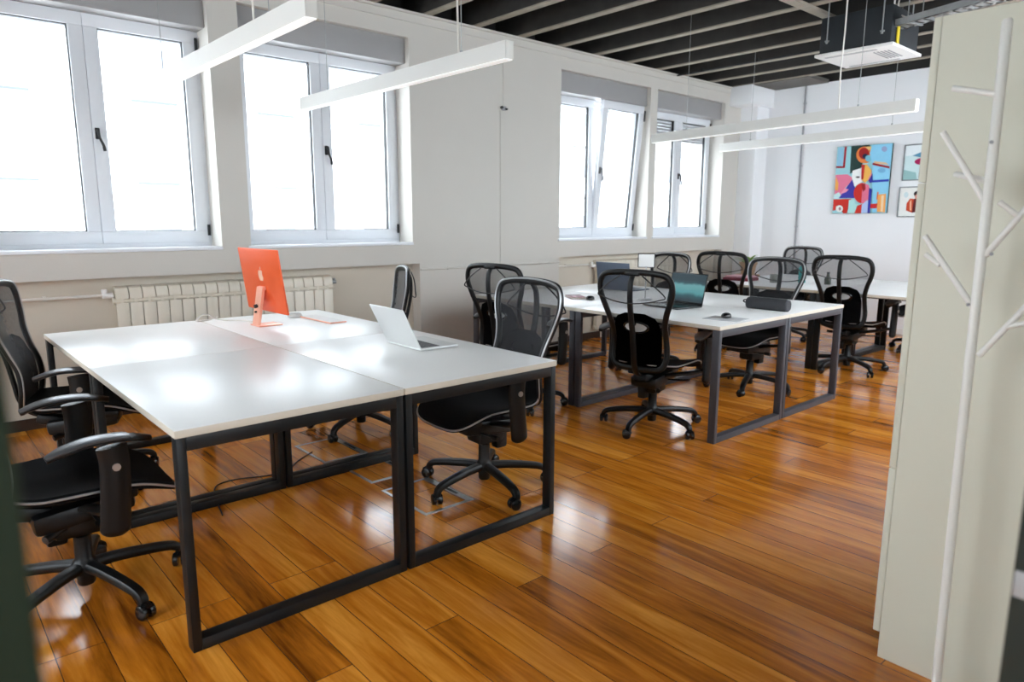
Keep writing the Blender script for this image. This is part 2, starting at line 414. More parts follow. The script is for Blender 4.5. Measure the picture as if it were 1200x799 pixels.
# cable strip along the top of the window wall
m = MB(); m.b2((LX, WY - .018, 3.045), (8.6, WY, 3.062)); m.b2((LX, WY - .03, 3.112), (8.6, WY + .0, 3.13))
struct(m.build('trim_%d' % nt_, M['wall'], smooth=False)); nt_ += 1
m = MB()
m.b2((3.58, WY - .012, 0), (5.39, WY, .06)); m.b2((8.6, WY - .012, 0), (8.89, WY, .06))
for a, b_ in NICHE: m.b2((a, NY - .012, 0), (b_ - .002, NY, .075))
struct(m.build('baseboard_left', M['skirting'], smooth=False))
m = MB(); m.b2((BX - .012, RY, 0), (BX, 5.04, .07)); struct(m.build('baseboard_back', M['white'], smooth=False))

# windows ---------------------------------------------------------------
def sash(par, x0, x1, z0, z1, handle=None, tilt=0.0, hinge_side=1, hcol='gasket'):
    """casement leaf; origin at its bottom, child of the window"""
    w = x1 - x0; h = z1 - z0; pr = .085
    m = MB(); d = .055
    m.box((0, 0, pr / 2), (w, d, pr), bev=.004); m.box((0, 0, h - pr / 2), (w, d, pr), bev=.004)
    m.box((-w / 2 + pr / 2, 0, h / 2), (pr, d, h - 2 * pr), bev=.004); m.box((w / 2 - pr / 2, 0, h / 2), (pr, d, h - 2 * pr), bev=.004)
    s = m.build('sash', M['pvc'], par, ((x0 + x1) / 2, FY + .015, z0), (tilt, 0, 0))
    m = MB(); i0 = w / 2 - pr; g = .006
    for a, b_ in (((-i0, -.012, pr), (-i0 + g, .02, h - pr)), ((i0 - g, -.012, pr), (i0, .02, h - pr)), ((-i0, -.012, pr), (i0, .02, pr + g)), ((-i0, -.012, h - pr - g), (i0, .02, h - pr))): m.b2(a, b_)
    m.build('gasket', M['gasket'], s, smooth=False)
    m = MB(); m.b2((-i0, 0.0, pr), (i0, .012, h - pr)); m.build('pane', M['glass'], s, smooth=False)
    if handle:
        hx = handle * (w / 2 - .028)
        m = MB(); m.box((hx, -.034, h * .49), (.03, .014, .075), bev=.005); m.cyl((hx, -.034, h * .50), (hx, -.066, h * .50), .010)
        m.tube(catmull([(hx, -.064, h * .50 + .012), (hx + .004, -.068, h * .49 - .03), (hx + .022, -.066, h * .49 - .075), (hx + .03, -.06, h * .49 - .115)], 4), (.011, .008), 8)
        m.build('handle', M[hcol], s)
    m = MB(); xx = hinge_side * (w / 2 + .004)
    m.cyl((xx, -.034, .05), (xx, -.034, .13), .010); m.cyl((xx, -.034, h - .17), (xx, -.034, h - .05), .010)
    m.build('hinge', M['gasket'], s)
    return s
for i, (a, b_) in enumerate(WIN):
    w = bpy.data.objects.new('window_%d' % (i + 1), None); C.objects.link(w); struct(w)
    zt = 2.745
    m = MB(); f = .05
    m.b2((a, FY, SILL + .012), (b_, FY + .07, SILL + .012 + f)); m.b2((a, FY, zt - f), (b_, FY + .07, zt))
    m.b2((a, FY, SILL + .012 + f), (a + f, FY + .07, zt - f)); m.b2((b_ - f, FY, SILL + .012 + f), (b_, FY + .07, zt - f))
    m.build('frame', M['pvc'], w, smooth=False)
    m = MB(); m.b2((a + .001, WY + .055, 2.715), (b_ - .001, FY + .12, HEAD - .001), bev=.006)
    m.b2((a + .001, WY + .052, 2.728), (b_ - .001, WY + .06, 2.732)); m.build('shutter_box', M['sbox'], w)
    m = MB()
    nsl = (2, 2, 2, 8)[i]
    for k in range(nsl): m.box(((a + b_) / 2, FY + .105, zt - .06 - .038 * k), (b_ - a - .02, .012, .036), bev=.004)
    m.build('roller_shutter', M['sbox'] if i == 3 else M['pvc'], w)
    m = MB(); m.b2((a - .02, WY - .018, SILL - .012), (b_ + .0, FY + .02, SILL + .012), bev=.004)
    m.build('sill', M['pvc'], w)
    mid = (a + b_) / 2; z0, z1 = SILL + .04, zt - .025
    hc = 'gasket' if i != 2 else 'armgrey'
    sash(w, a + .025, mid - .001, z0, z1, None, 0, -1)
    sash(w, mid + .001, b_ - .025, z0, z1, -1, 0.095 if i == 2 else 0.0, 1, hc)
for i, (a, b_) in enumerate(FW):
    w = bpy.data.objects.new('window_%d' % (i + 5), None); C.objects.link(w); struct(w)
    m = MB(); f = .07
    for lo, hi in (((LX - .2, a, .85), (LX - .13, b_, .85 + f)), ((LX - .2, a, 2.95 - f), (LX - .13, b_, 2.95)), ((LX - .2, a, .85 + f), (LX - .13, a + f, 2.95 - f)), ((LX - .2, b_ - f, .85 + f), (LX - .13, b_, 2.95 - f)), ((LX - .2, (a + b_) / 2 - .05, .85 + f), (LX - .13, (a + b_) / 2 + .05, 2.95 - f))): m.b2(lo, hi)
    m.build('frame', M['pvc'], w, smooth=False)
    m = MB(); m.b2((LX - .17, a + f, .85 + f), (LX - .16, b_ - f, 2.95 - f)); m.build('pane', M['glass'], w, smooth=False)

for i, (a, b_) in enumerate(RW):
    w = bpy.data.objects.new('window_%d' % (i + 5 + len(FW)), None); C.objects.link(w); struct(w)
    m = MB(); f = .07; ya, yb = -.05, .02
    for lo, hi in (((a, ya, .9), (b_, yb, .9 + f)), ((a, ya, 2.9 - f), (b_, yb, 2.9)), ((a, ya, .9 + f), (a + f, yb, 2.9 - f)), ((b_ - f, ya, .9 + f), (b_, yb, 2.9 - f)), (((a + b_) / 2 - .05, ya, .9 + f), ((a + b_) / 2 + .05, yb, 2.9 - f))): m.b2(lo, hi)
    m.build('frame', M['pvc'], w, smooth=False)
    m = MB(); m.b2((a + f, -.02, .9 + f), (b_ - f, -.01, 2.9 - f)); m.build('pane', M['glass'], w, smooth=False)

w = bpy.data.objects.new('window_10', None); C.objects.link(w); struct(w)  # unseen window, added to light the hallway, door jambs and cabinet side
m = MB()
for lo, hi in (((-.9, -1.58, .9), (1.1, -1.52, .97)), ((-.9, -1.58, 2.23), (1.1, -1.52, 2.3)), ((-.9, -1.58, .97), (-.83, -1.52, 2.23)), ((1.03, -1.58, .97), (1.1, -1.52, 2.23)), ((.06, -1.58, .97), (.14, -1.52, 2.23))): m.b2(lo, hi)
m.build('frame', M['pvc'], w, smooth=False)
m = MB(); m.b2((-.83, -1.555, .97), (1.03, -1.545, 2.23)); m.build('pane', M['glass'], w, smooth=False)
# dark green door frame the photo was taken through
d1 = bpy.data.objects.new('door_1', None); C.objects.link(d1); struct(d1)
m = MB(); m.b2((-.075, .335, 0), (.028, .37, 2.25), bev=.003); m.build('jamb', M['green'], d1)
m = MB(); m.b2((1.0, .125, 0), (1.045, .182, 2.25), bev=.002); m.b2((1.03, -.14, 0), (1.06, .13, 2.25)); j = m.build('jamb', M['dgreen'], d1)
m = MB(); m.box((0.999, .155, .935), (.004, .05, .034), bev=.001); m.cyl((.9975, .158, .934), (.9965, .158, .934), .009, mi=1)
m.build('strike_plate', [M['sbox'], M['gasket']], j)

# ------------------------------------------------------------------- chairs
def back_y(t):   # outline of the back as (y, z) for one half, bottom centre -> top centre
    return t
HALF = [(0, .440), (.11, .441), (.165, .457), (.190, .505), (.193, .57), (.186, .65), (.190, .735), (.212, .815), (.240, .89), (.252, .945), (.247, 1.0), (.218, 1.042), (.15, 1.058), (.07, 1.063), (0, 1.064)]
XS = [(.43, -.236), (.50, -.226), (.58, -.219), (.66, -.226), (.74, -.258), (.84, -.292), (.94, -.312), (1.0, -.318), (1.07, -.321)]
def back_x(z, y=0):
    z = min(max(z, XS[0][0]), XS[-1][0])
    for (a, xa), (b_, xb) in zip(XS, XS[1:]):
        if z <= b_:
            t = (z - a) / (b_ - a); t = t * t * (3 - 2 * t) * .5 + t * .5
            return xa + (xb - xa) * t + .022 * (y / .25) ** 2
    return XS[-1][1]
def make_chair():
    t = thing('office_chair', '', 'chair', group='black mesh office chairs around the desks')
    # star base
    for k in range(5):
        a = 2 * PI * k / 5 + .06
        ca, sa = math.cos(a), math.sin(a)
        pts = [(.02, .116), (.10, .116), (.20, .107), (.275, .096), (.312, .085), (.329, .068), (.331, .048)]
        path = catmull([(r * ca, r * sa, z) for r, z in pts], 4)
        n = len(path)
        rad = [(.025 - .007 * i / n, .021 - .006 * i / n) for i in range(n)]
        m = MB(); m.tube(path, rad, 10, up=(0, 0, 1) , sq=.75); leg = m.build('leg', M['black'], t)
        m = MB(); cs = a + 1.1 + .5 * k
        dx, dy = math.cos(cs), math.sin(cs)
        cx, cy = .330 * ca - .012 * dx, .330 * sa - .012 * dy
        px, py = -dy, dx
        for s in (-1, 1):
            c0 = Vector((cx + px * .006 * s, cy + py * .006 * s, .0275)); c1 = Vector((cx + px * .026 * s, cy + py * .026 * s, .0275))
            m.tube([c0, c0 + (c1 - c0) * .25, c0 + (c1 - c0) * .8, c1], [.024, .0275, .0275, .022], 16)
        m.tube(catmull([(cx + dx * .03, cy + dy * .03, .034), (cx + dx * .018, cy + dy * .018, .05), (cx, cy, .058), (cx - dx * .022, cy - dy * .022, .046)], 4), (.016, .006), 8)
        m.cyl((.330 * ca, .330 * sa, .03), (.330 * ca, .330 * sa, .075), .007)
        m.build('caster', M['blackgloss'], t)
    m = MB(); m.lathe([(0, .045), (.027, .045), (.030, .05), (.031, .085), (.044, .09), (.046, .125), (.036, .14), (.030, .15), (.029, .235), (.024, .24), (.024, .31), (0, .31)], n=20); m.build('gas_lift', M['black'], t)
    # tilt mechanism
    m = MB()
    m.box((0.01, 0, .345), (.32, .19, .075), bev=.02, rot=(0, -.10, 0)); m.box((-.14, 0, .365), (.12, .10, .055), bev=.015, rot=(0, .25, 0))
    m.box((.13, 0, .385), (.10, .20, .04), bev=.012); m.box((-.01, 0, .29), (.16, .13, .08), bev=.018); m.box((-.075, .03, .255), (.07, .06, .09), bev=.015)
    mech = m.build('tilt_mechanism', M['black'], t)
    m = MB(); m.tube([(.03, -.07, .335), (.03, -.19, .345), (.03, -.20, .346), (.03, -.245, .350)], [(.006, .006), (.006, .006), (.014, .006), (.018, .005)], 8); m.build('lever', M['black'], mech)
    m = MB(); m.tube([(.09, .07, .33), (.09, .185, .335), (.09, .19, .335), (.09, .235, .336)], [.006, .006, .014, .014], 10); m.build('lever', M['black'], mech)
    m = MB(); m.tube([(-.05, -.05, .30), (-.12, -.10, .285)], .015, 10); m.build('knob', M['black'], mech)
    # seat
    def seat_pt(rr, th, top):
        cx, cy = math.cos(th), math.sin(th)
        e = .42
        x = .262 * math.copysign(abs(cx) ** e, cx) * rr; y = .245 * math.copysign(abs(cy) ** e, cy) * rr
        y *= 1 - .10 * max(0, -x / .262) ** 2 + .0
        X = x + .035
        z = .463 + .020 * (y / .245) ** 2 - .012 * (1 - rr * rr)
        if x > .08: z -= .060 * ((x - .08) / .18) ** 1.7
        if x < -.15: z += .02 * ((-x - .15) / .11) ** 1.5
        if not top: z -= .040 * (1 - rr ** 5 * .35)
        return Vector((X, y, z))
    m = MB(); n = 44
    prev = None; rings = []
    for top, rr in [(True, r) for r in (.12, .3, .5, .68, .82, .92, .98, 1.0)] + [(False, r) for r in (1.0, .97, .85, .6, .3, .1)]:
        rings.append([m.bm.verts.new(seat_pt(rr, 2 * PI * k / n, top)) for k in range(n)])
    m.bm.faces.new(rings[0]); m.bm.faces.new(rings[-1][::-1])
    for A, B in zip(rings, rings[1:]):
        for k in range(n): m.bm.faces.new((A[k], A[(k + 1) % n], B[(k + 1) % n], B[k]))
    seat = m.build('seat', M['softblack'], t, ang=1.2)
    m = MB()
    m.tube([seat_pt(1.012, 2 * PI * k / 64, True) - Vector((0, 0, .014)) for k in range(64)], .0045, 6, closed=True)
    m.build('seat_rim', M['silver'], seat)['label'] = 'silver piping around the seat'
    # back frame
    half = [Vector((0, y, z)) for y, z in HALF]
    loop = [(y, z) for y, z in HALF] + [(-y, z) for y, z in HALF[-2:0:-1]]
    loop3 = catmull([(back_x(z, y), y, z) for y, z in loop], 4, closed=True)
    m = MB(); m.tube(loop3, (.0190, .0125), 10, closed=True, up=(1, 0, 0), sq=.85); bf = m.build('back_frame', M['black'], t)
    m = MB(); m.tube([p + Vector((.0105, 0, 0)) + (Vector((0, -p.y * 1.6, .76 - p.z)).normalized() * -.011) for p in loop3], .0050, 6, closed=True, up=(1, 0, 0))
    m.build('frame_trim', M['silver'], bf)['label'] = 'silver edge line of the back frame'
    # mesh
    dense = catmull([(0, y, z) for y, z in HALF], 5)
    m = MB()
    nz, ny = 26, 12
    zs = [dense[i] for i in range(len(dense))]
    def half_w(z):
        for p, q in zip(dense, dense[1:]):
            if p.z <= z <= q.z and q.z > p.z: return p.y + (q.y - p.y) * (z - p.z) / (q.z - p.z)
        return 0.05
    zl = [.447 + (1.058 - .447) * (i / nz) for i in range(nz + 1)]
    V = []
    for z in zl:
        hw = max(half_w(z), .09) - .004
        V.append([m.bm.verts.new((back_x(z, hw * (2 * j / ny - 1)) + .004, hw * (2 * j / ny - 1), z)) for j in range(ny + 1)])
    for i in range(nz):
        for j in range(ny): m.bm.faces.new((V[i][j], V[i + 1][j], V[i + 1][j + 1], V[i][j + 1]))
    m.build('back_mesh', M['mesh'], t, ang=1.5)['label'] = 'see-through black mesh'
    m = MB()
    def panel(u, v):
        z = .452 + (.805 - .452) * u; hw = .163 * (1 - .97 * max(0, (u - .45) / .55) ** 4) ** .25; y = hw * (2 * v - 1)
        return Vector((back_x(z, y) - .006, y, z))
    m.grid(panel, 14, 8)
    for v in list(m.bm.verts): pass
    r = bmesh.ops.solidify(m.bm, geom=m.bm.faces[:], thickness=.006)
    m.build('lower_back_shade_panel', M['softblack'], t, ang=1.2)  # dark backing, widened to paint in the under-desk shade behind the mesh
    # spine
    m = MB(); sp = catmull([(-.318, 0, 1.058), (-.350, 0, 1.0), (-.352, 0, .90), (-.335, 0, .80), (-.305, 0, .68), (-.285, 0, .56), (-.268, 0, .47), (-.225, 0, .405), (-.14, 0, .375)], 5)
    m.tube(sp, [(.017 + .006 * i / len(sp), .011) for i in range(len(sp))], 8, up=(1, 0, .3), sq=.8); spine = m.build('spine', M['black'], t)
    m = MB(); m.box((-.33, 0, 1.052), (.03, .10, .022), bev=.006); m.build('spine_clamp', M['black'], spine)
    # lumbar support ring with pad
    m = MB(); rg = []
    for k in range(32):
        th = 2 * PI * k / 32
        y, zz = .085 * math.cos(th), .715 + .036 * math.sin(th)
        rg.append((back_x(zz, y) - .018 + .02 * (y / .085) ** 2 * .3, y, zz))
    m.tube(rg, .009, 8, closed=True, up=(1, 0, 0)); m.tube([(-.322, 0, .76), (-.290, 0, .735)], .016, 10)
    lum = m.build('lumbar_support', M['blackgloss'], t)
    m = MB()
    m.grid(lambda u, v: Vector((back_x(.715, .075 * (2 * v - 1)) - .016, .076 * (2 * v - 1) , .715 + .030 * math.sqrt(max(0, 1 - (2 * v - 1) ** 2 * .97)) * (2 * u - 1))), 4, 14)
    m.build('lumbar_pad', M['alu'], lum)['label'] = 'grey pad inside the lumbar ring'
    # wire coat hanger behind the top
    m = MB(); hg = [(-.345, .075, 1.045), (-.352, .15, .995), (-.345, .232, .925), (-.352, .20, .905), (-.365, .10, .882), (-.368, 0, .874), (-.365, -.10, .882), (-.352, -.20, .905), (-.345, -.232, .925), (-.352, -.15, .995), (-.345, -.075, 1.045)]
    m.tube(catmull(hg, 4), .0042, 6, up=(1, 0, 0)); m.build('coat_hanger', M['bcable'], t)
    # arms
    for s in (-1, 1):
        y = .35 * s
        m = MB()
        pp = catmull([(.065, y, .65), (.070, y, .59), (.066, y, .50), (.056, y, .39), (.052, y, .345)], 4)
        n = len(pp)
        m.tube(pp, [(.046 if i < n - 2 else (.040 if i == n - 2 else .026), .026 if i < n - 2 else (.022 if i == n - 2 else .014)) for i in range(n)], 14, up=(0, 1, 0))
        m.tube(catmull([(.062, y - s * .005, .43), (.04, y - s * .08, .405), (.02, y - s * .18, .385), (.01, y - s * .26, .365)], 4), (.028, .014), 10)
        arm = m.build('armrest', M['black'], t)
        m = MB()
        ap = catmull([(-.115, y, .640), (-.07, y - s * .003, .657), (.0, y - s * .008, .671), (.08, y - s * .012, .671), (.14, y - s * .016, .662), (.185, y - s * .02, .650)], 5)
        n = len(ap)
        m.tube(ap, [(.012 + .030 * min(1, (i + 1.0) / n * 4, (n - i) / n * 5), .011) for i in range(n)], 12)
        m.build('arm_pad', M['black'], arm)
        m = MB(); q = ap[:int(n * .74)]; n2 = len(q)
        m.tube([p + Vector((0, 0, .0065)) for p in q], [(.010 + .032 * min(1, (i + 1.0) / n * 4, (n2 - i) / n2 * 8 + .35), .0085) for i in range(n2)], 12)
        m.build('arm_cover', M['armgrey'], arm)['label'] = 'silver grey armrest cover'
        m = MB(); m.cyl((.070, y + s * .024, .585), (.070, y + s * .031, .585), .0125, 14); m.build('button', M['steel'], arm)['label'] = 'round metal button'
    return t

CH = [  # x, y, yaw, label
    (0.40, 2.83, -0.02, 'black mesh office chair nearest the camera at left, its casters beside the front desk leg'),
    (0.645, 4.10, -0.35, 'black mesh office chair at far left edge, second chair behind the left foreground chair'),
    (2.182, 2.671, 3.10, 'black mesh chair tucked under the desk with the silver laptop'),
    (2.215, 4.01, 2.72, 'black mesh chair turned sideways behind the silver laptop, at the orange computer desk'),
    (3.716, 2.753, 0.167, 'black mesh chair seen from behind in front of the laptop with the teal screen'),
    (3.428, 3.771, 0.154, 'black mesh chair seen from behind, standing near the wall behind the silver laptop chair'),
    (5.205, 2.885, 3.061, 'black mesh chair facing us behind the charcoal case on the middle desks'),
    (5.235, 4.0, 2.95, 'black mesh chair behind the small white tablet, its top just above the teal laptop'),
    (6.56, 2.66, 0.04, 'black mesh chair seen from behind at the rear table, rightmost of the row'),
    (6.405, 3.795, 0.138, 'black mesh chair seen from behind in front of the red folders and green plant'),
    (7.82, 3.95, 2.977, 'black mesh chair farthest away, standing behind the rear table near the back wall'),
    (8.12, 2.50, 2.2, 'black mesh chair mostly hidden by the cream cabinet, one caster showing under the rear table'),
]
proto = make_chair()
SPIN = [.06, .5, .16, .94, .65, .3, .45, .1, .35, .6, .2, .5]   # each swivel base stands at its own angle
for i, (x, y, a, lb) in enumerate(CH):
    if i == 0:
        proto.location = (x, y, 0); proto.rotation_euler = (0, 0, a); proto['label'] = lb
    else:
        r = dup(proto, (x, y, 0), a, lb)
        for c in kids(r):
            if c.name.split('.')[0] in ('leg', 'caster'): c.rotation_euler.z = SPIN[i] - SPIN[0]

# -------------------------------------------------------------------- desks
def make_desk(w, d, label, group, fm):
    """origin on the floor at the centre; w along x, d along y"""
    t = thing('office_desk', label, 'desk', group=group)
    g = .002
    m = MB(); m.box((0, 0, .7325), (w - g * 2, d - g * 2, .025), bev=.0015, mi=0)
    for f in m.bm.faces:
        if abs(f.normal.z) < .5: f.material_index = 1
    m.build('tabletop', [M['top'], M['topedge']], t)
    for s in (-1, 1):
        y = s * (d / 2 - .030); W = w / 2 - .006
        m = MB()
        for sx in (-1, 1): m.box((sx * (W - .0145), y, .36), (.029, .05, .72), bev=.002)
        m.box((0, y, .697), (2 * W - .058, .05, .045), bev=.002); m.box((0, y, .0195), (2 * W - .058, .05, .039), bev=.002)
        m.build('leg_frame', fm, t)
    for sx in (-1, 1):
        m = MB(); m.box((sx * w * .235, 0, .705), (.03, d - .112, .028), bev=.002); m.build('rail', fm, t)
    return t
def cluster(x0, xm, x1, y0, ym, y1, labels, group, fm):
    proto = None
    for (xa, xb, ya, yb), lb in zip(((x0, xm, y0, ym), (xm, x1, y0, ym), (x0, xm, ym, y1), (xm, x1, ym, y1)), labels):
        loc = ((xa + xb) / 2, (ya + yb) / 2, 0)
        if proto is None:
            proto = make_desk((x1 - x0) / 2, (y1 - y0) / 2, lb, group, fm); proto.location = loc
        else: dup(proto, loc, 0, lb)
cluster(.571, 1.3955, 2.22, 2.183, 3.385, 4.587, [
    'white desk with dark metal frame at front left, empty top reflecting the window',
    'white desk carrying the open silver laptop, front right of the foreground group',
    'white desk at back left of the foreground group, empty, near the radiator',
    'white desk carrying the orange computer and its keyboard'], 'white desks of the foreground group', M['darkmetal'])
cluster(3.69, 4.556, 5.422, 2.253, 3.462, 4.671, [
    'white desk carrying the teal screen laptop and black mouse on the grey mat',
    'white desk carrying the charcoal cylindrical case',
    'white desk with the maroon notebook and a black mouse, in the middle group',
    'white desk with the blue grey laptop, far side of the middle group'], 'white desks of the middle group', M['anthracite'])
cluster(6.335, 7.17, 8.005, 1.70, 2.90, 4.10, [
    'white desk of the rear table, its front edge ending behind the cream cabinet',
    'white rear table desk on the back wall side, mostly hidden by the cream cabinet',
    'white desk of the rear table carrying the red folders and grey mug',
    'white desk of the rear table carrying nothing, below the conduit on the back wall'], 'white desks of the rear table', M['darkmetal'])
T = .745

# ---------------------------------------------------- orange desktop computer
o = thing('desktop_computer', 'orange all-in-one desktop computer seen from behind on a white desk', 'computer', (1.663, 4.105, T), .031)
tilt = .126
m = MB(); m.box((0, 0, .19), (.0115, .547, .461 - .08), bev=.004)
scr = m.build('display', M['orange'], o, (0, 0, .085), (0, -tilt, 0))
m = MB(); m.b2((.006, -.262, .085), (.0068, .262, .37)); m.build('screen', M['screenoff'], scr, smooth=False)
m = MB(); m.b2((.006, -.2715, .005), (.0066, .2715, .07)); m.build('chin', M['peach'], scr, smooth=False)
AP = [(.0, .33), (.12, .40), (.26, .42), (.38, .36), (.47, .27), (.38, .17), (.345, .05), (.36, -.08), (.43, -.19), (.50, -.24), (.44, -.38), (.34, -.52), (.25, -.585), (.15, -.56), (.0, -.53), (-.13, -.56), (-.23, -.585), (-.34, -.50), (-.45, -.32), (-.50, -.12), (-.50, .07), (-.44, .25), (-.33, .37), (-.2, .415), (-.08, .375)]
LF = [(.0, .46), (.03, .60), (.12, .70), (.23, .735), (.225, .62), (.16, .52), (.08, .47)]
m = MB(); Mx = Matrix.Translation((-.0056, 0, .225)) @ Matrix(((0, 0, -1, 0), (-1, 0, 0, 0), (0, 1, 0, 0), (0, 0, 0, 1)))
m.prism([(-x * -.062, y * .066) for x, y in AP], Mx, .0008); m.prism([(x * .062, y * .066) for x, y in LF], Mx, .0008)
m.build('emblem', M['peachlogo'], scr)
m = MB()   # stand: base foot plus leaning neck
m.box((-.015, 0, .004), (.147, .13, .008), bev=.002)
st = m.build('stand_base', M['peach'], o)
m = MB()
pn = [(-.085, .006), (-.070, .006), (-.030, .215), (-.012, .225), (-.014, .240), (-.045, .232)]
m.prism([(x, z) for x, z in pn], Matrix(((1, 0, 0, 0), (0, 0, -1, .04), (0, 1, 0, 0), (0, 0, 0, 1))), .08)
st2 = m.build('stand_neck', M['peach'], o)
m = MB(); m.tube([(-.0835, 0, .118), (-.066, 0, .122)], .011, 14); m.cyl((-.083, 0, .085), (-.072, 0, .087), .006); m.build('cable_hole', M['gasket'], st2)
# keyboard, mouse, cable
o = thing('keyboard', 'thin pale pink and white keyboard lying on the desk by the orange computer', 'keyboard', (2.01, 4.09, T), .03)
m = MB(); m.box((0, 0, .004), (.115, .40, .008), bev=.003); kb = m.build('keyboard_base', M['peach'], o)
m = MB()
for r in range(5):
    for c in range(14): m.box((-.042 + .021 * r, -.182 + .028 * c, .0092), (.018, .025, .003), bev=.0008, seg=1)
m.build('keys', M['white'], o)
o = thing('computer_mouse', 'white mouse lying between the keyboard and the orange computer', 'mouse', (1.93, 4.33, T), .3)
def mouse_mesh(par, mat_):
    m = MB(); rings = []; n = 20
    for rr, zz in ((1, .002), (1.02, .008), (.95, .018), (.75, .028), (.45, .033), (.15, .035)):
        rings.append([m.bm.verts.new((.055 * rr * math.cos(2 * PI * k / n), .031 * rr * math.sin(2 * PI * k / n), zz - .004 * math.cos(2 * PI * k / n) * rr)) for k in range(n)])
    m.bm.faces.new(rings[0][::-1]); m.bm.faces.new(rings[-1])
    for A, B in zip(rings, rings[1:]):
        for k in range(n): m.bm.faces.new((A[k], A[(k + 1) % n], B[(k + 1) % n], B[k]))
    for v in m.bm.verts:
        if v.co.z < .002: v.co.z = .0
    return m.build('mouse_shell', mat_, par, ang=1.4)
mouse_mesh(o, M['white'])
m = MB(); m.tube(catmull([(1.645, 4.20, T + .006), (1.60, 4.34, T + .005), (1.52, 4.44, T + .005), (1.46, 4.47, T + .02), (1.43, 4.47, T + .043), (1.39, 4.47, T + .045), (1.36, 4.475, T + .02), (1.37, 4.50, T + .006), (1.45, 4.53, T + .005), (1.52, 4.60, T + .004), (1.53, 4.612, T - .03), (1.53, 4.614, .4), (1.53, 4.62, .05), (1.54, 4.66, .006), (1.60, 4.78, .005)], 5), .0045, 6)
tag(m.build('power_cable', M['cable']), 'pale power cable looping on the desk behind the orange computer', 'cable')

# ------------------------------------------------------------------ laptops
def laptop(name, label, loc, rotz, w, d, lid_h, ang, shell, lidback, screen, keycol):
    """origin at hinge centre on the table; the keyboard lies towards +x"""
    o = thing(name, label, 'laptop', loc, rotz)
    m = MB(); m.box((d / 2, 0, .0075), (d, w, .012), bev=.004); m.box((d / 2, 0, .001), (d * .8, w * .85, .002)); base = m.build('laptop_base', shell, o)
    m = MB()
    for r in range(6):
        for c in range(13): m.box((d * .12 + d * .078 * r, -w * .42 + w * .07 * c, .0142), (d * .066, w * .06, .0016), bev=.0004, seg=1)
    m.build('keys', keycol, base)
    m = MB(); m.box((d * .80, 0, .0137), (d * .30, w * .36, .0008)); m.build('touchpad', shell, base)
    m = MB(); m.box((0, 0, lid_h / 2), (.006, w, lid_h), bev=.0025)
    lid = m.build('laptop_lid', lidback, o, (.003, 0, .012), (0, -ang, 0))
    m = MB(); m.b2((.0030, -w / 2 + .008, .018), (.0038, w / 2 - .008, lid_h - .008)); m.build('screen', screen, lid, smooth=False)
    return o
laptop('laptop', 'open silver laptop seen from its back on the front right white desk', (1.872, 2.933, T), -.03, .325, .225, .222, .46, M['alu'], M['alu'], M['screenoff'], M['keys'])
laptop('laptop', 'open dark laptop with a glowing teal screen on the middle desks', (4.44, 3.03, T), PI - .16, .36, .26, .236, .22, M['blackgloss'], M['blackgloss'], M['tealscreen'], M['black'])
laptop('laptop', 'blue grey laptop lid seen from behind, standing behind the foremost mesh chair back', (4.93, 4.13, T), -.02, .40, .26, .245, .16, M['lidblue'], M['lidblue'], M['screenoff'], M['keys'])

# small tablet on a stem stand
o = thing('tablet_stand', 'small white tablet on a thin stem stand on the middle desks', 'tablet', (4.52, 3.46, T), 3.78)
m = MB(); m.lathe([(0, 0), (.055, 0), (.058, .004), (.05, .008), (0, .009)], n=24); m.build('stand_foot', M['steel'], o)
m = MB(); m.cyl((0, 0, .006), (0, 0, .27), .005); m.build('stem', M['steel'], o)
m = MB(); m.box((-.008, 0, .315), (.010, .135, .115), bev=.004, rot=(0, .1, 0)); tb = m.build('tablet_body', M['black'], o)
m = MB(); m.box((.0, 0, .315), (.008, .122, .103), bev=.001, rot=(0, .1, 0)); m.build('tablet_face', M['white'], tb)
tb2 = M['white']
# notebook, mice, mat, case
o = thing('notebook', 'maroon notebook lying near the left edge of the middle desks', 'notebook', (4.19, 3.92, T), 1.05)
m = MB(); m.box((0, 0, .007), (.20, .12, .010)); m.build('pages', M['paper'], o)
m = MB(); m.box((0, 0, .0135), (.206, .126, .003), bev=.001); m.box((0, 0, .0015), (.206, .126, .003), bev=.001); m.box((0, -.062, .0075), (.206, .003, .014)); m.build('cover', M['maroon'], o)
m = MB(); m.box((.085, 0, .0153), (.008, .128, .001)); m.box((-.03, .02, .0153), (.06, .03, .0006), mi=1); m.build('elastic_band', [M['gasket'], M['pink']], o)
o = thing('computer_mouse', 'black mouse on the bare desk beside the maroon notebook', 'mouse', (4.17, 3.74, T), .4); mouse_mesh(o, M['blackgloss'])
o = thing('mouse_mat', 'thin grey mat under the black mouse near the corner of the middle desks', 'mouse mat', (4.02, 2.42, T), .12)
m = MB(); m.box((0, 0, .0015), (.19, .24, .003), bev=.001); m.build('mat_sheet', M['padgrey'], o)
o = thing('computer_mouse', 'black mouse standing on the grey mat next to the teal screen laptop', 'mouse', (4.06, 2.44, T + .003), .3); mouse_mesh(o, M['blackgloss'])
o = thing('pencil_case', 'charcoal cylindrical zip case lying on the middle desks', 'case', (4.665, 2.475, T), -.0)
m = MB(); cp = [(.0, .158, .042), (.0, .150, .042), (0, .0, .042), (0, -.150, .042), (0, -.158, .042)]
m.tube(cp, [.034, .042, .042, .042, .034], 18, sq=.8); m.build('case_body', M['case'], o)
m = MB(); m.tube([(.0, -.14, .0845), (0, .14, .0845)], (.006, .0025), 8); m.build('zip', M['gasket'], o)
m = MB(); m.tube(catmull([(0, .155, .055), (0, .185, .06), (0, .19, .045), (0, .156, .035)], 4), (.004, .009), 8, up=(1, 0, 0)); m.build('loop', M['case'], o)
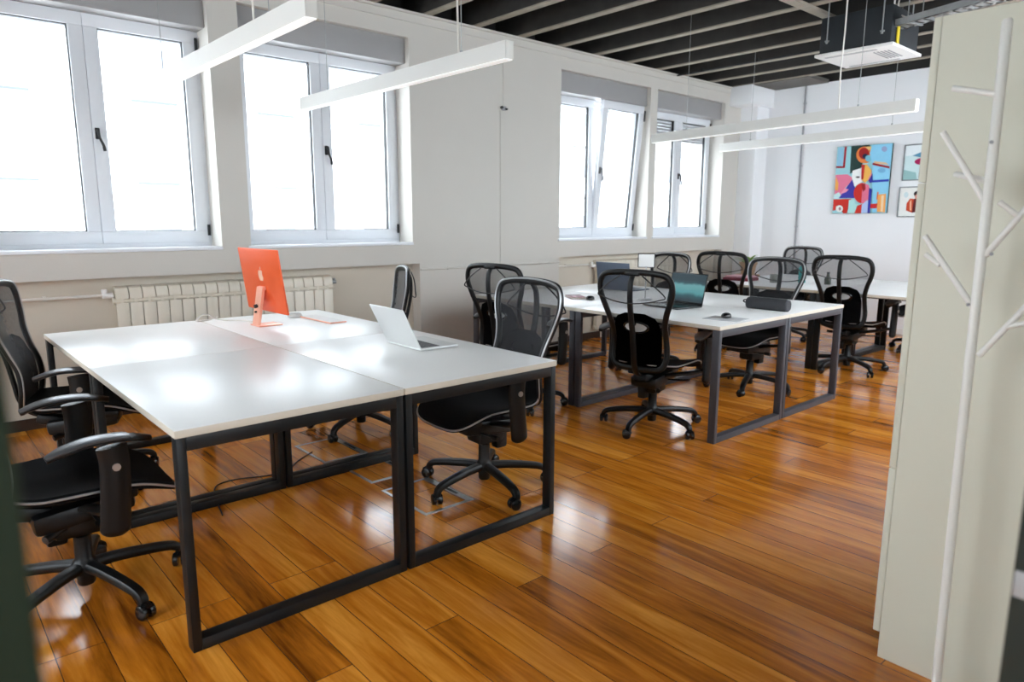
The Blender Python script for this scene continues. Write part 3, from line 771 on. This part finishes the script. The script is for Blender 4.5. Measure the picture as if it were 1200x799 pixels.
# things on the rear table
o = thing('mug', 'grey stoneware mug on the rear table', 'mug', (6.80, 3.56, T))
m = MB(); m.lathe([(0, 0), (.036, 0), (.040, .004), (.042, .085), (.039, .087), (.037, .08), (.035, .012), (0, .01)], n=24); m.build('cup', M['mug'], o)
m = MB(); m.tube(catmull([(.0, -.040, .07), (0, -.062, .065), (0, -.066, .04), (0, -.041, .022)], 4), .005, 8, up=(1, 0, 0)); m.build('handle', M['mug'], o)
o = thing('bottle', 'teal drinking bottle on the rear table seen through a mesh chair back', 'bottle', (7.02, 3.37, T))
m = MB(); m.lathe([(0, 0), (.032, 0), (.036, .006), (.036, .15), (.022, .175), (0, .176)], n=20); m.build('bottle_body', M['teal'], o)
m = MB(); m.lathe([(0, .174), (.020, .174), (.021, .205), (.018, .21), (0, .21)], n=18); m.build('cap', M['white'], o)
o = thing('bottle', 'small dark olive bottle on the rear table behind the rightmost mesh chair', 'bottle', (7.02, 3.10, T))
m = MB(); m.lathe([(0, 0), (.030, 0), (.033, .005), (.033, .06), (.016, .085), (.013, .11), (0, .111)], n=20); m.build('bottle_body', M['bottle'], o)
m = MB(); m.lathe([(0, .11), (.015, .11), (.015, .125), (0, .126)], n=16); m.build('cap', M['gasket'], o)
o = thing('folder', 'thick crimson folder lying on the rear table under a pink one', 'folder', (6.80, 3.94, T), .08)
m = MB(); m.box((0, 0, .0175), (.25, .29, .033), bev=.003); m.build('folder_cover', M['maroon'], o)
m = MB(); m.box((.003, .003, .0175), (.246, .284, .026)); m.build('papers', M['paper'], o)
o = thing('folder', 'pale pink folder on top of the crimson folder on the rear table', 'folder', (6.83, 3.95, T + .034), .02)
m = MB(); m.box((0, 0, .008), (.22, .27, .013), bev=.002); m.build('folder_cover', M['pink'], o)
m = MB(); m.box((.002, .002, .008), (.22, .268, .009)); m.build('papers', M['paper'], o)
# potted plant on a wooden stand
o = thing('plant_stand', 'light wooden four-legged stand under the potted plant in the far corner', 'stand', (8.42, 4.78, 0))
m = MB(); m.lathe([(0, .655), (.15, .655), (.155, .66), (.155, .675), (.15, .68), (0, .68)], n=24); m.build('stand_top', M['lightwood'], o)
for k in range(4):
    a = PI / 4 + k * PI / 2
    m = MB(); m.tube([(.16 * math.cos(a), .16 * math.sin(a), 0), (.11 * math.cos(a), .11 * math.sin(a), .657)], [.012, .016], 10); m.build('leg', M['lightwood'], o)
o = thing('potted_plant', 'green leafy plant in a terracotta pot in the far corner by the column', 'plant', (8.42, 4.78, .68))
m = MB(); m.lathe([(0, 0), (.075, 0), (.085, .01), (.105, .13), (.115, .13), (.118, .16), (.107, .16), (.10, .13), (0, .12)], n=24); m.build('pot', M['clay'], o)
m = MB(); m.lathe([(0, .14), (.10, .14), (.1, .12), (0, .12)], n=20); m.build('soil', M['soil'], o)
m = MB()
for k in range(26):
    a = random.uniform(0, 2 * PI); ln = random.uniform(.14, .26); up_ = random.uniform(.5, 1.25)
    p0 = Vector((.03 * math.cos(a), .03 * math.sin(a), .14))
    pts = [p0 + Vector((math.cos(a) * ln * t * math.cos(up_ * (1 - t * .7)), math.sin(a) * ln * t * math.cos(up_ * (1 - t * .7)), ln * t * math.sin(up_ * (1 - t * .55)))) for t in (0, .25, .5, .75, 1)]
    m.tube(pts, [(.005, .002), (.016, .002), (.02, .002), (.013, .002), (.002, .001)], 6)
m.build('leaves', M['leaf'], o)

# ---------------------------------------------------------------- radiators
def radiator(x0, n, label, zb=.10, zt=.92):
    o = thing('radiator', label, 'radiator', (x0, 5.37, 0)); pitch = .0855
    for i in range(n):
        m = MB(); x = pitch * (i + .5)
        m.box((x, -.035, (zb + zt) / 2 - .045), (pitch - .005, .012, zt - zb - .14), bev=.004)
        m.box((x, 0.004, (zb + zt) / 2), (.020, .065, zt - zb - .04))
        prof = [(-.041, zt - .085), (-.041, zt - .045), (-.025, zt - .012), (.005, zt), (.035, zt), (.035, zt - .02), (.0, zt - .03), (-.022, zt - .055), (-.026, zt - .085)]
        m.prism([(a, b_) for a, b_ in prof], Matrix(((0, 0, 1, x - pitch / 2 + .003), (1, 0, 0, 0), (0, 1, 0, 0), (0, 0, 0, 1))), pitch - .006)
        m.box((x, 0, zb + .03), (pitch - .006, .06, .04), bev=.006)
        m.build('section', M['rad'], o)
    m = MB()
    for zz in (zb + .03, zt - .10): m.cyl((-.01, -0.006, zz), (pitch * n + .01, -0.006, zz), .022, 14)
    m.build('header_tube', M['rad'], o)
    m = MB(); m.cyl((-.07, .005, zt - .06), (-.005, .005, zt - .06), .020, 14); m.lathe([(0, 0), (.018, 0), (.02, .03), (.014, .036), (0, .036)], (-.055, .005, zt - .05), n=14); m.build('valve', M['white'], o)
    m = MB(); m.cyl((pitch * n + .005, .005, zt - .06), (pitch * n + .05, .005, zt - .06), .016, 12); m.lathe([(0, 0), (.012, 0), (.012, .025), (0, .026)], (pitch * n + .035, .005, zt - .055), n=12); m.build('air_vent', M['galv'], o)
    m = MB()
    for i in (1, n - 2): m.box((pitch * i + pitch, .036, .06), (.025, .03, .12))
    m.build('foot', M['rad'], o)
    return o
radiator(1.10, 19, 'cream column radiator under the windows behind the orange computer')
radiator(6.06, 17, 'cream radiator under the far windows behind the middle desks')
m = MB(); m.tube([(LX + .02, 5.375, .862), (1.03, 5.375, .862)], .011, 10); m.tube([(LX + .02, 5.385, .80), (.2, 5.385, .80)], .006, 8)
for x in (-1.5, -.3, .7): m.box((x, 5.40, .862), (.02, .04, .03))
tag(m.build('heating_pipe', M['cable']), 'cream heating pipe running along the wall to the left radiator', 'pipe')
m = MB(); m.tube([(5.42, 5.385, .875), (5.98, 5.385, .875)], .010, 10)
m.box((5.6, 5.405, .875), (.02, .035, .028))
tag(m.build('heating_pipe', M['cable']), 'short cream heating pipe above the middle desks leading to the far radiator', 'pipe')
m = MB(); m.tube([(3.585, WY - .013, .93), (5.385, WY - .013, .93)], .009, 8); 
for x in (3.9, 4.5, 5.1): m.box((x, WY - .008, .93), (.02, .018, .024))
tag(m.build('heating_pipe', M['wall']), 'thin wall-coloured pipe along the pier between the window pairs', 'pipe')

# --------------------------------------------------------- sensor and cable
o = thing('wall_sensor', 'small dark sensor on the wall between the window pairs', 'sensor', (4.585, WY, 2.445))
m = MB(); m.box((0, -.012, 0), (.055, .024, .04), bev=.006); m.build('sensor_body', M['conduit'], o)
m = MB(); m.cyl((-.035, -.02, .005), (-.05, -.045, .002), .014, 12); m.cyl((.018, -.02, -.005), (.022, -.04, -.008), .010, 12); m.build('sensor_eye', M['gasket'], o)
m = MB(); m.b2((4.545, WY - .008, .95), (4.56, WY, 2.43)); m.b2((4.58, WY - .008, 2.47), (4.595, WY, 3.04)); 
tag(m.build('cable_trunking', M['wall']), 'thin vertical cable trunking on the wall below the small sensor', 'trunking')
m = MB(); m.cyl((BX - .013, 4.545, .072), (BX - .013, 4.545, 3.12), .012, 10)
for z in (1.3, 2.1, 2.9): m.box((BX - .010, 4.545, z), (.02, .036, .014))
tag(m.build('conduit', M['conduit']), 'grey vertical conduit on the back wall beside the corner column', 'pipe')
m = MB(); m.tube([(7.33, .8, 3.105), (7.33, 5.25, 3.105)], .010, 8)
for y in (1.5, 2.4, 3.2, 4.2, 4.9): m.box((7.33, y, 3.112), (.03, .03, .036))
tag(m.build('ceiling_conduit', M['bcable']), 'thin black conduit running under the dark ceiling joists', 'pipe')

# ---------------------------------------------------------------- paintings
def homog(src):
    import numpy as np
    dst = [(0, 1), (1, 1), (1, 0), (0, 0)]
    A = []; B = []
    for (x, y), (u, v) in zip(src, dst):
        A.append([x, y, 1, 0, 0, 0, -u * x, -u * y]); B.append(u)
        A.append([0, 0, 0, x, y, 1, -v * x, -v * y]); B.append(v)
    h = np.linalg.solve(np.array(A, float), np.array(B, float))
    return lambda x, y: ((h[0] * x + h[1] * y + h[2]) / (h[6] * x + h[7] * y + 1), (h[3] * x + h[4] * y + h[5]) / (h[6] * x + h[7] * y + 1))
def ell(cx, cy, rx, ry, n=22, a0=0, a1=2 * PI):
    return [(cx + rx * math.cos(a0 + (a1 - a0) * k / n), cy + ry * math.sin(a0 + (a1 - a0) * k / n)) for k in range(n if a1 - a0 > 6 else n + 1)]
pcol = {}
def pm(c):
    if c not in pcol: pcol[c] = mat('paint_%d_%d_%d' % c, rgb(*c), .55, spec=.3, noise=.05, nscale=30)
    return pcol[c]
def canvas(par, y0, y1, z0, z1, xf, polys, quad, name='picture'):
    """y0 is the left edge seen from the room"""
    hm = homog(quad); m = MB(); mats = []
    for li, (c, pts) in enumerate(polys):
        mt = pm(c)
        if mt not in mats: mats.append(mt)
        pp = []
        for x, y in pts:
            u, v = hm(x, y); u = min(max(u, 0), 1); v = min(max(v, 0), 1)
            pp.append((xf - .0004 * (li + 1), y0 + (y1 - y0) * u, z0 + (z1 - z0) * v))
        vs = [m.bm.verts.new(p) for p in pp]
        try: f = m.bm.faces.new(vs); f.material_index = mats.index(mt)
        except ValueError: pass
    bmesh.ops.triangulate(m.bm, faces=m.bm.faces[:])
    return m.build(name, mats, par, smooth=False)
Q = [(155, 148), (583, 122), (535, 665), (118, 665)]
ART = [
    ((158, 212, 220), Q), ((32, 60, 56), [(262, 140), (408, 132), (405, 200), (340, 290), (335, 320), (252, 358)]),
    ((150, 200, 225), [(160, 152), (205, 149), (198, 296), (150, 296)]), ((168, 30, 48), [(210, 146), (228, 145), (213, 312), (197, 312)]), ((168, 30, 48), [(146, 298), (213, 298), (213, 312), (145, 312)]),
    ((228, 122, 150), [(142, 365), (235, 362), (275, 390), (262, 420), (215, 470), (190, 520), (132, 545)]), ((240, 170, 80), [(146, 380), (165, 432), (160, 490), (137, 480)]),
    ((200, 230, 232), [(130, 520), (170, 500), (185, 525), (170, 550), (128, 552)]),
    ((58, 52, 158), [(272, 402), (295, 470), (290, 548), (168, 548), (215, 482)]), ((240, 150, 180), [(215, 470), (245, 480), (225, 500), (175, 520)]),
    ((205, 42, 28), [(128, 556), (265, 553), (242, 600), (232, 665), (205, 665), (200, 605), (150, 605), (145, 640), (122, 645)]), ((236, 240, 236), ell(175, 630, 27, 27)), ((170, 120, 130), ell(178, 630, 10, 14)),
    ((178, 226, 224), [(248, 562), (290, 558), (295, 592), (330, 600), (312, 640), (305, 665), (240, 665)]),
    ((238, 240, 238), [(275, 335), (345, 312), (352, 420), (290, 458), (268, 385)]), ((60, 30, 30), ell(315, 385, 16, 7)),
    ((228, 128, 62), ell(368, 212, 66, 66)), ((236, 190, 120), ell(400, 160, 30, 14)), ((160, 24, 22), ell(362, 200, 40, 46)), ((30, 40, 70), ell(372, 222, 22, 20)), ((120, 190, 210), ell(398, 240, 26, 26)),
    ((142, 208, 238), [(425, 134), (582, 124), (548, 520), (535, 660), (430, 660), (425, 280), (408, 200)]), ((152, 164, 206), ell(520, 168, 22, 22)), ((120, 180, 220), ell(500, 335, 30, 18)), ((226, 190, 150), [(440, 262), (530, 272), (555, 292), (440, 280)]),
    ((160, 22, 34), [(430, 274), (562, 304), (560, 320), (428, 290)]), ((44, 60, 170), [(430, 410), (557, 403), (556, 420), (430, 428)]),
    ((240, 180, 84), [(352, 290), (385, 285), (424, 335), (404, 400), (372, 432), (345, 405)]), ((190, 40, 32), [(345, 285), (372, 290), (360, 400), (343, 404)]), ((236, 150, 150), [(395, 400), (422, 345), (428, 380), (405, 430)]),
    ((44, 46, 150), [(400, 412), (430, 358), (434, 425), (412, 432)]), ((204, 40, 30), ell(352, 510, 66, 80)), ((228, 116, 144), [(360, 432), (400, 445), (420, 500), (410, 550), (380, 585), (345, 588), (350, 500)]), ((150, 20, 26), [(345, 440), (375, 435), (378, 480), (358, 500)]),
    ((200, 44, 30), [(315, 606), (372, 588), (345, 665), (294, 665)]), ((176, 196, 232), [(350, 600), (395, 560), (395, 665), (345, 665)]), ((40, 48, 158), [(405, 470), (428, 480), (412, 665), (393, 665)]),
    ((242, 168, 92), [(472, 522), (536, 516), (528, 660), (466, 655)]), ((240, 210, 170), [(500, 530), (520, 528), (512, 655), (495, 655)]), ((200, 36, 40), [(418, 594), (470, 590), (466, 628), (414, 628)]), ((236, 110, 60), [(470, 500), (480, 505), (470, 560), (462, 560)]),
]
o = thing('painting', 'large colourful abstract painting of a seated figure on the back wall', 'painting', (BX, 3.73, 1.89))
m = MB(); m.b2((-.036, -.332, -.417), (-.001, .332, .417), bev=.002); m.build('canvas_edge', M['dgreen'], o)
canvas(o, .330, -.330, -.415, .415, -.0362, ART, Q)
def framed(name_label, cy, cz, w, h, polys, quad):
    o = thing('framed_print', name_label, 'picture', (BX, cy, cz)); f = .012
    m = MB()
    for lo, hi in (((-.02, -w / 2, -h / 2), (-.001, w / 2, -h / 2 + f)), ((-.02, -w / 2, h / 2 - f), (-.001, w / 2, h / 2)), ((-.02, -w / 2, -h / 2 + f), (-.001, -w / 2 + f, h / 2 - f)), ((-.02, w / 2 - f, -h / 2 + f), (-.001, w / 2, h / 2 - f))): m.b2(lo, hi)
    m.build('frame', M['darkframe'], o, smooth=False)
    m = MB(); m.b2((-.008, -w / 2 + f, -h / 2 + f), (-.002, w / 2 - f, h / 2 - f)); m.build('mount', M['white'], o, smooth=False)
    canvas(o, w / 2 - f, -w / 2 + f, -h / 2 + f, h / 2 - f, -.0085, polys, quad, 'print')
U = [(0, 100), (100, 100), (100, 0), (0, 0)]
framed('small framed print with a pink shape, partly hidden behind the cabinet edge', 3.105, 2.065, .33, .42, [
    ((206, 228, 230), U), ((232, 240, 242), [(0, 100), (100, 100), (100, 72), (0, 70)]), ((90, 150, 180), [(25, 70), (60, 80), (98, 78), (98, 66), (55, 64)]), ((170, 30, 90), ell(62, 52, 26, 10)), ((90, 40, 90), [(58, 50), (68, 50), (64, 4), (56, 4)]), ((150, 190, 190), [(0, 0), (50, 0), (45, 20), (0, 30)])], U)
framed('smaller framed print of an orange figure below the pink print', 3.135, 1.605, .30, .36, [
    ((236, 236, 232), U), ((198, 70, 40), [(30, 20), (55, 12), (58, 60), (42, 62), (30, 45)]), ((240, 180, 140), [(45, 20), (52, 20), (48, 58), (42, 50)]), ((90, 20, 24), [(55, 12), (86, 16), (84, 50), (72, 66), (58, 60)]), ((40, 22, 24), ell(70, 78, 15, 10)), ((220, 150, 130), ell(68, 68, 8, 8)), ((206, 222, 224), ell(25, 75, 9, 10))], U)

# ------------------------------------------------------------- ceiling items
def pendant(p, q, label, zb=2.15, h=.088, w=.052, cord=None):
    P = Vector((p[0], p[1], 0)); Q_ = Vector((q[0], q[1], 0)); c = (P + Q_) / 2; ln = (Q_ - P).length
    a = math.atan2(Q_.y - P.y, Q_.x - P.x)
    o = thing('pendant_lamp', label, 'lamp', (c.x, c.y, zb), a, group='linear pendant lamps')
    m = MB(); m.b2((-ln / 2, -w / 2, .004), (ln / 2, -w / 2 + .003, h)); m.b2((-ln / 2, w / 2 - .003, .004), (ln / 2, w / 2, h)); m.b2((-ln / 2, -w / 2 + .003, h - .003), (ln / 2, w / 2 - .003, h))
    m.b2((-ln / 2, -w / 2, .004), (-ln / 2 + .003, w / 2, h)); m.b2((ln / 2 - .003, -w / 2, .004), (ln / 2, w / 2, h))
    m.build('housing', M['lamp'], o, smooth=False)
    m = MB(); m.b2((-ln / 2 + .004, -w / 2 + .004, .0), (ln / 2 - .004, w / 2 - .004, .012)); m.build('diffuser', M['diff'], o, smooth=False)
    for s in (-1, 1):
        m = MB(); x = s * ln * .33; m.cyl((x, 0, h - .002), (x, 0, 3.36 - zb), .0022, 6); m.lathe([(0, h - .004), (.008, h - .004), (.008, h + .016), (0, h + .018)], (x, 0, 0), n=10); m.build('suspension_wire', M['galv'], o)
    if cord is not None:
        m = MB(); m.tube(catmull([(cord, .008, h - .002), (cord + .006, .01, h + .3), (cord - .004, .012, h + .6), (cord, .01, 3.30 - zb)], 4), .0055, 8); m.build('power_cord', M['cable'], o)
    return o
pendant((1.318, 2.66), (1.306, 4.97), 'white linear pendant lamp nearest the camera, hanging in front of the left window', cord=-.62)
pendant((2.352, 2.67), (2.325, 4.89), 'white linear pendant lamp second from the camera, crossing the second window', cord=-.72)
pendant((5.577, 1.93), (5.90, 4.49), 'white linear pendant lamp over the middle desks, its right end before the back wall', cord=-.7)
pendant((6.87, 2.20), (7.19, 4.51), 'white linear pendant lamp farthest from the camera, its right end behind the cabinet')
# air conditioner
o = thing('ceiling_cassette', 'white and dark ceiling air conditioning cassette hanging below the joists', 'air conditioner', (6.365, 2.63, 2.745))
m = MB(); m.box((0, 0, .0125), (.62, .63, .025), bev=.006); pn = m.build('front_panel', M['white'], o)
m = MB()
for k in range(5): m.box((0, -.22 + .055 * k * .5 + .0, -.001), (.30, .012, .004))
m.build('intake_grille', M['conduit'], pn, smooth=False)
for s in (-1, 1):
    m = MB(); m.box((s * .245, 0.04, -.002), (.035, .42, .006), bev=.002); m.build('louver', M['padgrey'], o)
m = MB(); m.box((0, 0.0, .17), (.57, .57, .29), bev=.008); m.build('body', M['acdark'], o)
for sx in (-1, 1):
    for sy in (-1, 1):
        m = MB(); m.cyl((sx * .30, sy * .22, .10), (sx * .30, sy * .22, .61), .005, 8); m.box((sx * .292, sy * .22, .12), (.03, .03, .012)); m.lathe([(0, .10), (.010, .10), (.010, .115), (0, .115)], (sx * .30, sy * .22, 0), n=8); m.build('hanger_rod', M['galv'], o)
# cable tray with perforations
o = thing('cable_tray', 'galvanised cable tray hanging from the ceiling beside the air conditioner', 'cable tray', (6.06, 1.88, 2.90), math.atan2(.90, .296) - PI / 2)
m = MB(); L2 = .95
m.b2((-.075, -L2, 0), (-.074, L2 * .52, .05)); m.b2((.074, -L2, 0), (.075, L2 * .52, .05))
yy = -L2
while yy < L2 * .5:
    m.b2((-.075, yy, 0), (.075, yy + .05, .0015)); yy += .075
m.b2((-.075, -L2, 0), (-.05, L2 * .52, .0012)); m.b2((.05, -L2, 0), (.075, L2 * .52, .0012))
m.build('tray_channel', M['galv'], o, smooth=False)
for y in (-.6, .35):
    m = MB(); m.cyl((-.08, y, 0), (-.08, y, .46), .004, 8); m.cyl((.08, y, 0), (.08, y, .46), .004, 8); m.box((0, y, -.004), (.18, .02, .006)); m.build('hanger_rod', M['galv'], o)
m = MB(); m.tube(catmull([(-.03, -L2, .012), (-.02, -.3, .014), (-.035, .2, .013), (-.02, .45, .02), (-.04, .50, .05), (-.05, .505, .12), (-.05, .50, .40)], 5), .007, 6); m.tube(catmull([(.02, -L2, .012), (.03, .0, .013), (.01, .3, .03), (.04, .5, .10), (.05, .55, .2), (.05, .5, .40)], 5), .006, 6)
tag(m.build('loose_cable', M['cable'], None, (6.06, 1.88, 2.90), (0, 0, math.atan2(.90, .296) - PI / 2)), 'loose pale cables lying in and spilling from the ceiling cable tray', 'cable')
m = MB(); m.b2((-.022, -.004, -.14), (.022, .004, .01)); m.b2((-.023, -.006, -.145), (.023, .006, -.12))
tag(m.build('hanging_strap', M['yellow'], None, (6.19, 2.335, 2.905)), 'yellow strap hanging from the end of the ceiling cable tray', 'strap')
o = thing('junction_box', 'small white junction box hanging below the ceiling cable tray', 'junction box', (6.22, 2.02, 2.80))
m = MB(); m.box((0, 0, 0), (.07, .09, .11), bev=.006); m.build('box_body', M['white'], o)
m = MB(); m.cyl((0, 0, .055), (0, 0, .10), .012); m.cyl((0, 0, -.055), (0, 0, -.075), .011); m.build('cable_gland', M['conduit'], o)
m = MB(); m.tube([(0, 0, -.07), (-.01, .01, -.3), (-.005, .01, -.56)], .005, 6); m.build('cord', M['cable'], o)

# ------------------------------------------------------ cabinet and coat rack
o = thing('tall_cabinet', 'tall cream storage cabinet filling the right side of the view', 'cabinet', (2.22, 0, 0))
y0, y1 = RY + .012, .725; Wc = 0.8; Hc = 1.932
m = MB(); m.b2((0, y0, 0), (.019, y1, Hc), bev=.001); m.build('side_panel', M['cab'], o)
m = MB(); m.b2((Wc - .019, y0, 0), (Wc, y1, Hc), bev=.001); m.build('side_panel', M['cab'], o)
m = MB(); m.b2((.019, y0, Hc - .019), (Wc - .019, y1, Hc)); m.build('top_panel', M['cab'], o)
m = MB(); m.b2((.019, y0, 0), (Wc - .019, y0 + .006, Hc - .019)); m.build('back_panel', M['cab'], o)
m = MB(); m.b2((.019, y1 - .05, 0), (Wc - .019, y1 - .035, .08)); m.build('plinth', M['cab'], o)
for zz in (.63, 1.487): 
    m = MB(); m.b2((.019, y0 + .006, zz - .009), (Wc - .019, y1 - .004, zz + .009)); m.build('shelf', M['cab'], o)
for (za, zb) in ((.085, .629), (.633, 1.485), (1.489, Hc)):
    for (xa, xb) in ((0, Wc),):
        m = MB(); m.b2((xa, y1 + .0012, za), (xb, y1 + .021, zb), bev=.0015); dr = m.build('door', M['cab'], o)
        m = MB(); hx = Wc - .05; m.tube(catmull([(hx, y1 + .02, (za + zb) / 2 - .06), (hx, y1 + .045, (za + zb) / 2 - .05), (hx, y1 + .045, (za + zb) / 2 + .05), (hx, y1 + .02, (za + zb) / 2 + .06)], 4), .005, 8, up=(1, 0, 0)); m.build('handle', M['steel'], dr)
o = thing('coat_rack', 'white tubular coat rack with angled pegs in front of the cream cabinet', 'coat rack', (2.02, .515, 0))
m = MB(); m.tube([(0, -.012, .012), (0, 0, .9), (0, .006, 1.843), (0, .006, 1.848)], [.0115, .0115, .0115, .008], 16); pole = m.build('pole', M['rack'], o)
m = MB(); m.lathe([(0, 0), (.125, 0), (.13, .004), (.125, .010), (.03, .014), (.022, .02), (0, .02)], (0, -.012, 0), n=36); m.build('base_plate', M['rack'], o)
PEG = [((0, .008, 1.678), (-.012, .104, 1.704)), ((0, .008, 1.425), (-.02, .112, 1.60)), ((0, .004, 1.160), (-.015, .130, 1.342)), ((0, -.006, 1.296), (-.02, -.085, 1.415)), ((0, -.018, 1.046), (-.02, -.11, 1.185)),
       ((0, .004, 1.475), (.07, .10, 1.50))]
for a, b_ in PEG:
    m = MB(); a = Vector(a); b_ = Vector(b_); d = (b_ - a).normalized()
    m.tube([a, b_ - d * .002, b_], [.0075, .0075, .006], 12); m.build('peg', M['rack'], o)
for a, b_ in (((-.012, .088, 1.268), (-.0, .128, 1.293)), ((-.015, -.068, 1.39), (-.03, -.028, 1.425)), ((-.012, -.07, 1.125), (-.02, -.115, 1.142))):
    m = MB(); m.tube([a, b_], .0065, 10); m.build('twig_peg', M['rack'], o)
for z, y, x in ((1.567, .006, -.0145), (1.30, -.02, -.008), (1.172, .016, -.01)):
    m = MB(); m.cyl((x + .003, y, z), (x - .002, y, z), .0042, 10); m.build('screw', M['conduit'], o)

# ---------------------------------------------------- floor boxes and cables
def floor_box(loc, w, d, label):
    o = thing('floor_box', label, 'floor box', loc, 0.0, group='metal framed floor boxes under the desks')
    m = MB(); f = .016
    for lo, hi in (((-w / 2, -d / 2, 0), (w / 2, -d / 2 + f, .004)), ((-w / 2, d / 2 - f, 0), (w / 2, d / 2, .004)), ((-w / 2, -d / 2 + f, 0), (-w / 2 + f, d / 2 - f, .004)), ((w / 2 - f * 2.2, -d / 2 + f, 0), (w / 2, d / 2 - f, .004))): m.b2(lo, hi)
    m.build('metal_frame', M['steel'], o, smooth=False)
    m = MB(); m.b2((-w / 2 + f + .002, -d / 2 + f + .002, 0), (w / 2 - 2.2 * f - .002, d / 2 - f - .002, .003)); m.build('lid', M['floor'], o, smooth=False)
    m = MB(); m.b2((w / 2 - f * 1.7, -.09, .0035), (w / 2 - f * .6, .06, .0047)); m.build('cable_slot', M['gasket'], o, smooth=False)
floor_box((1.885, 2.77, 0), .29, .40, 'metal framed wooden floor box in front of the casters under the silver laptop desk')
floor_box((1.885, 3.25, 0), .26, .31, 'metal framed wooden floor box in the middle of three under the foreground desks')
floor_box((1.85, 3.74, 0), .28, .40, 'metal framed wooden floor box farthest back, under the orange computer desk')
m = MB(); m.tube(catmull([(1.02, 3.20, .004), (1.10, 3.55, .004), (1.22, 3.62, .004), (1.45, 3.55, .004), (1.62, 3.68, .004), (1.74, 3.76, .006)], 6), .0035, 6)
tag(m.build('floor_cable', M['bcable']), 'thin black cable lying on the wooden floor under the foreground desks', 'cable')

# ------------------------------------------------------------------ outside
M['facade'] = mat('white_render_facade', rgb(236, 238, 240), .9, noise=.02, nscale=.3)
M['facdet'] = mat('ledge_shadow_tone', rgb(84, 88, 94), .8, noise=.03, nscale=1)  # ledges coloured dark to draw their shadow lines on the facade
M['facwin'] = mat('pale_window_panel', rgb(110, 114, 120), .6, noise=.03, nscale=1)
o = thing('apartment_building', 'pale apartment building across the street seen through the windows', 'building', (6, 28, 0))
m = MB(); m.b2((-34, 0, -8), (46, 10, 11.2)); m.b2((-34.2, -.2, 11.2), (46.2, 10, 11.5)); m.build('facade_wall', M['facade'], o, smooth=False)
for fl in range(-1, 3):
    z = 2.6 + 2.85 * fl
    for k in range(-6, 10):
        x = 3.1 - 6 + 4.5 * k
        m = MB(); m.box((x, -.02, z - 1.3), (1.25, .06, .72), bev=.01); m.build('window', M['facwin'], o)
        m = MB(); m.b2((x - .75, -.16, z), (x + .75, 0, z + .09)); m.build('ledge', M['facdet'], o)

# ---------------------------------------------------------------- world light
w = bpy.data.worlds.new('overcast_sky'); bpy.context.scene.world = w; w.use_nodes = True
nt = w.node_tree; L = nt.links; bg = nt.nodes['Background']
tc = nt.nodes.new('ShaderNodeTexCoord')
# bright haze around a veiled sun high on the -x side
nrm = nt.nodes.new('ShaderNodeVectorMath'); nrm.operation = 'DOT_PRODUCT'; nrm.inputs[1].default_value = Vector((-.80, -.25, .55)).normalized()
L.new(tc.outputs['Generated'], nrm.inputs[0])
mr = nt.nodes.new('ShaderNodeMapRange'); mr.interpolation_type = 'SMOOTHSTEP'; mr.inputs['From Min'].default_value = .1; mr.inputs['From Max'].default_value = 1.0; mr.inputs['To Min'].default_value = 1.0; mr.inputs['To Max'].default_value = 1.6
L.new(nrm.outputs['Value'], mr.inputs['Value'])
bg.inputs['Color'].default_value = (0.88, 0.94, 1.0, 1)
SKY = 8.4
mu = nt.nodes.new('ShaderNodeMath'); mu.operation = 'MULTIPLY'; mu.inputs[1].default_value = SKY
L.new(mr.outputs['Result'], mu.inputs[0]); L.new(mu.outputs[0], bg.inputs['Strength'])
# -------------------------------------------------------------------- camera
f, yaw, pitch, roll, hcam = 809.8322, 0.7266, 0.1734, 0.0027, 1.3793
fw = Vector((math.sin(yaw) * math.cos(pitch), math.cos(yaw) * math.cos(pitch), -math.sin(pitch)))
r0 = Vector((math.cos(yaw), -math.sin(yaw), 0)); u0 = r0.cross(fw)
c_, s_ = math.cos(roll), math.sin(roll)
r_ = c_ * r0 + s_ * u0; u_ = -s_ * r0 + c_ * u0
cam = bpy.data.cameras.new('camera'); co = bpy.data.objects.new('camera', cam); C.objects.link(co)
Mw = Matrix(((r_.x, u_.x, -fw.x, 0), (r_.y, u_.y, -fw.y, 0), (r_.z, u_.z, -fw.z, hcam), (0, 0, 0, 1)))
co.matrix_world = Mw
cam.sensor_width = 36; cam.lens = f / 1200 * 36; cam.clip_start = .02; cam.clip_end = 200
cam.dof.use_dof = True; cam.dof.focus_distance = 3.4; cam.dof.aperture_fstop = 2.8
sc = bpy.context.scene; sc.camera = co
sc.view_settings.view_transform = 'Standard'; sc.view_settings.look = 'None'; sc.view_settings.gamma = 1; sc.view_settings.use_curve_mapping = False
sc.view_settings.exposure = 0.0
sc.cycles.use_denoising = True
sc.cycles.max_bounces = 12; sc.cycles.diffuse_bounces = 6; sc.cycles.glossy_bounces = 5; sc.cycles.transparent_max_bounces = 24
sc.cycles.sample_clamp_indirect = 12
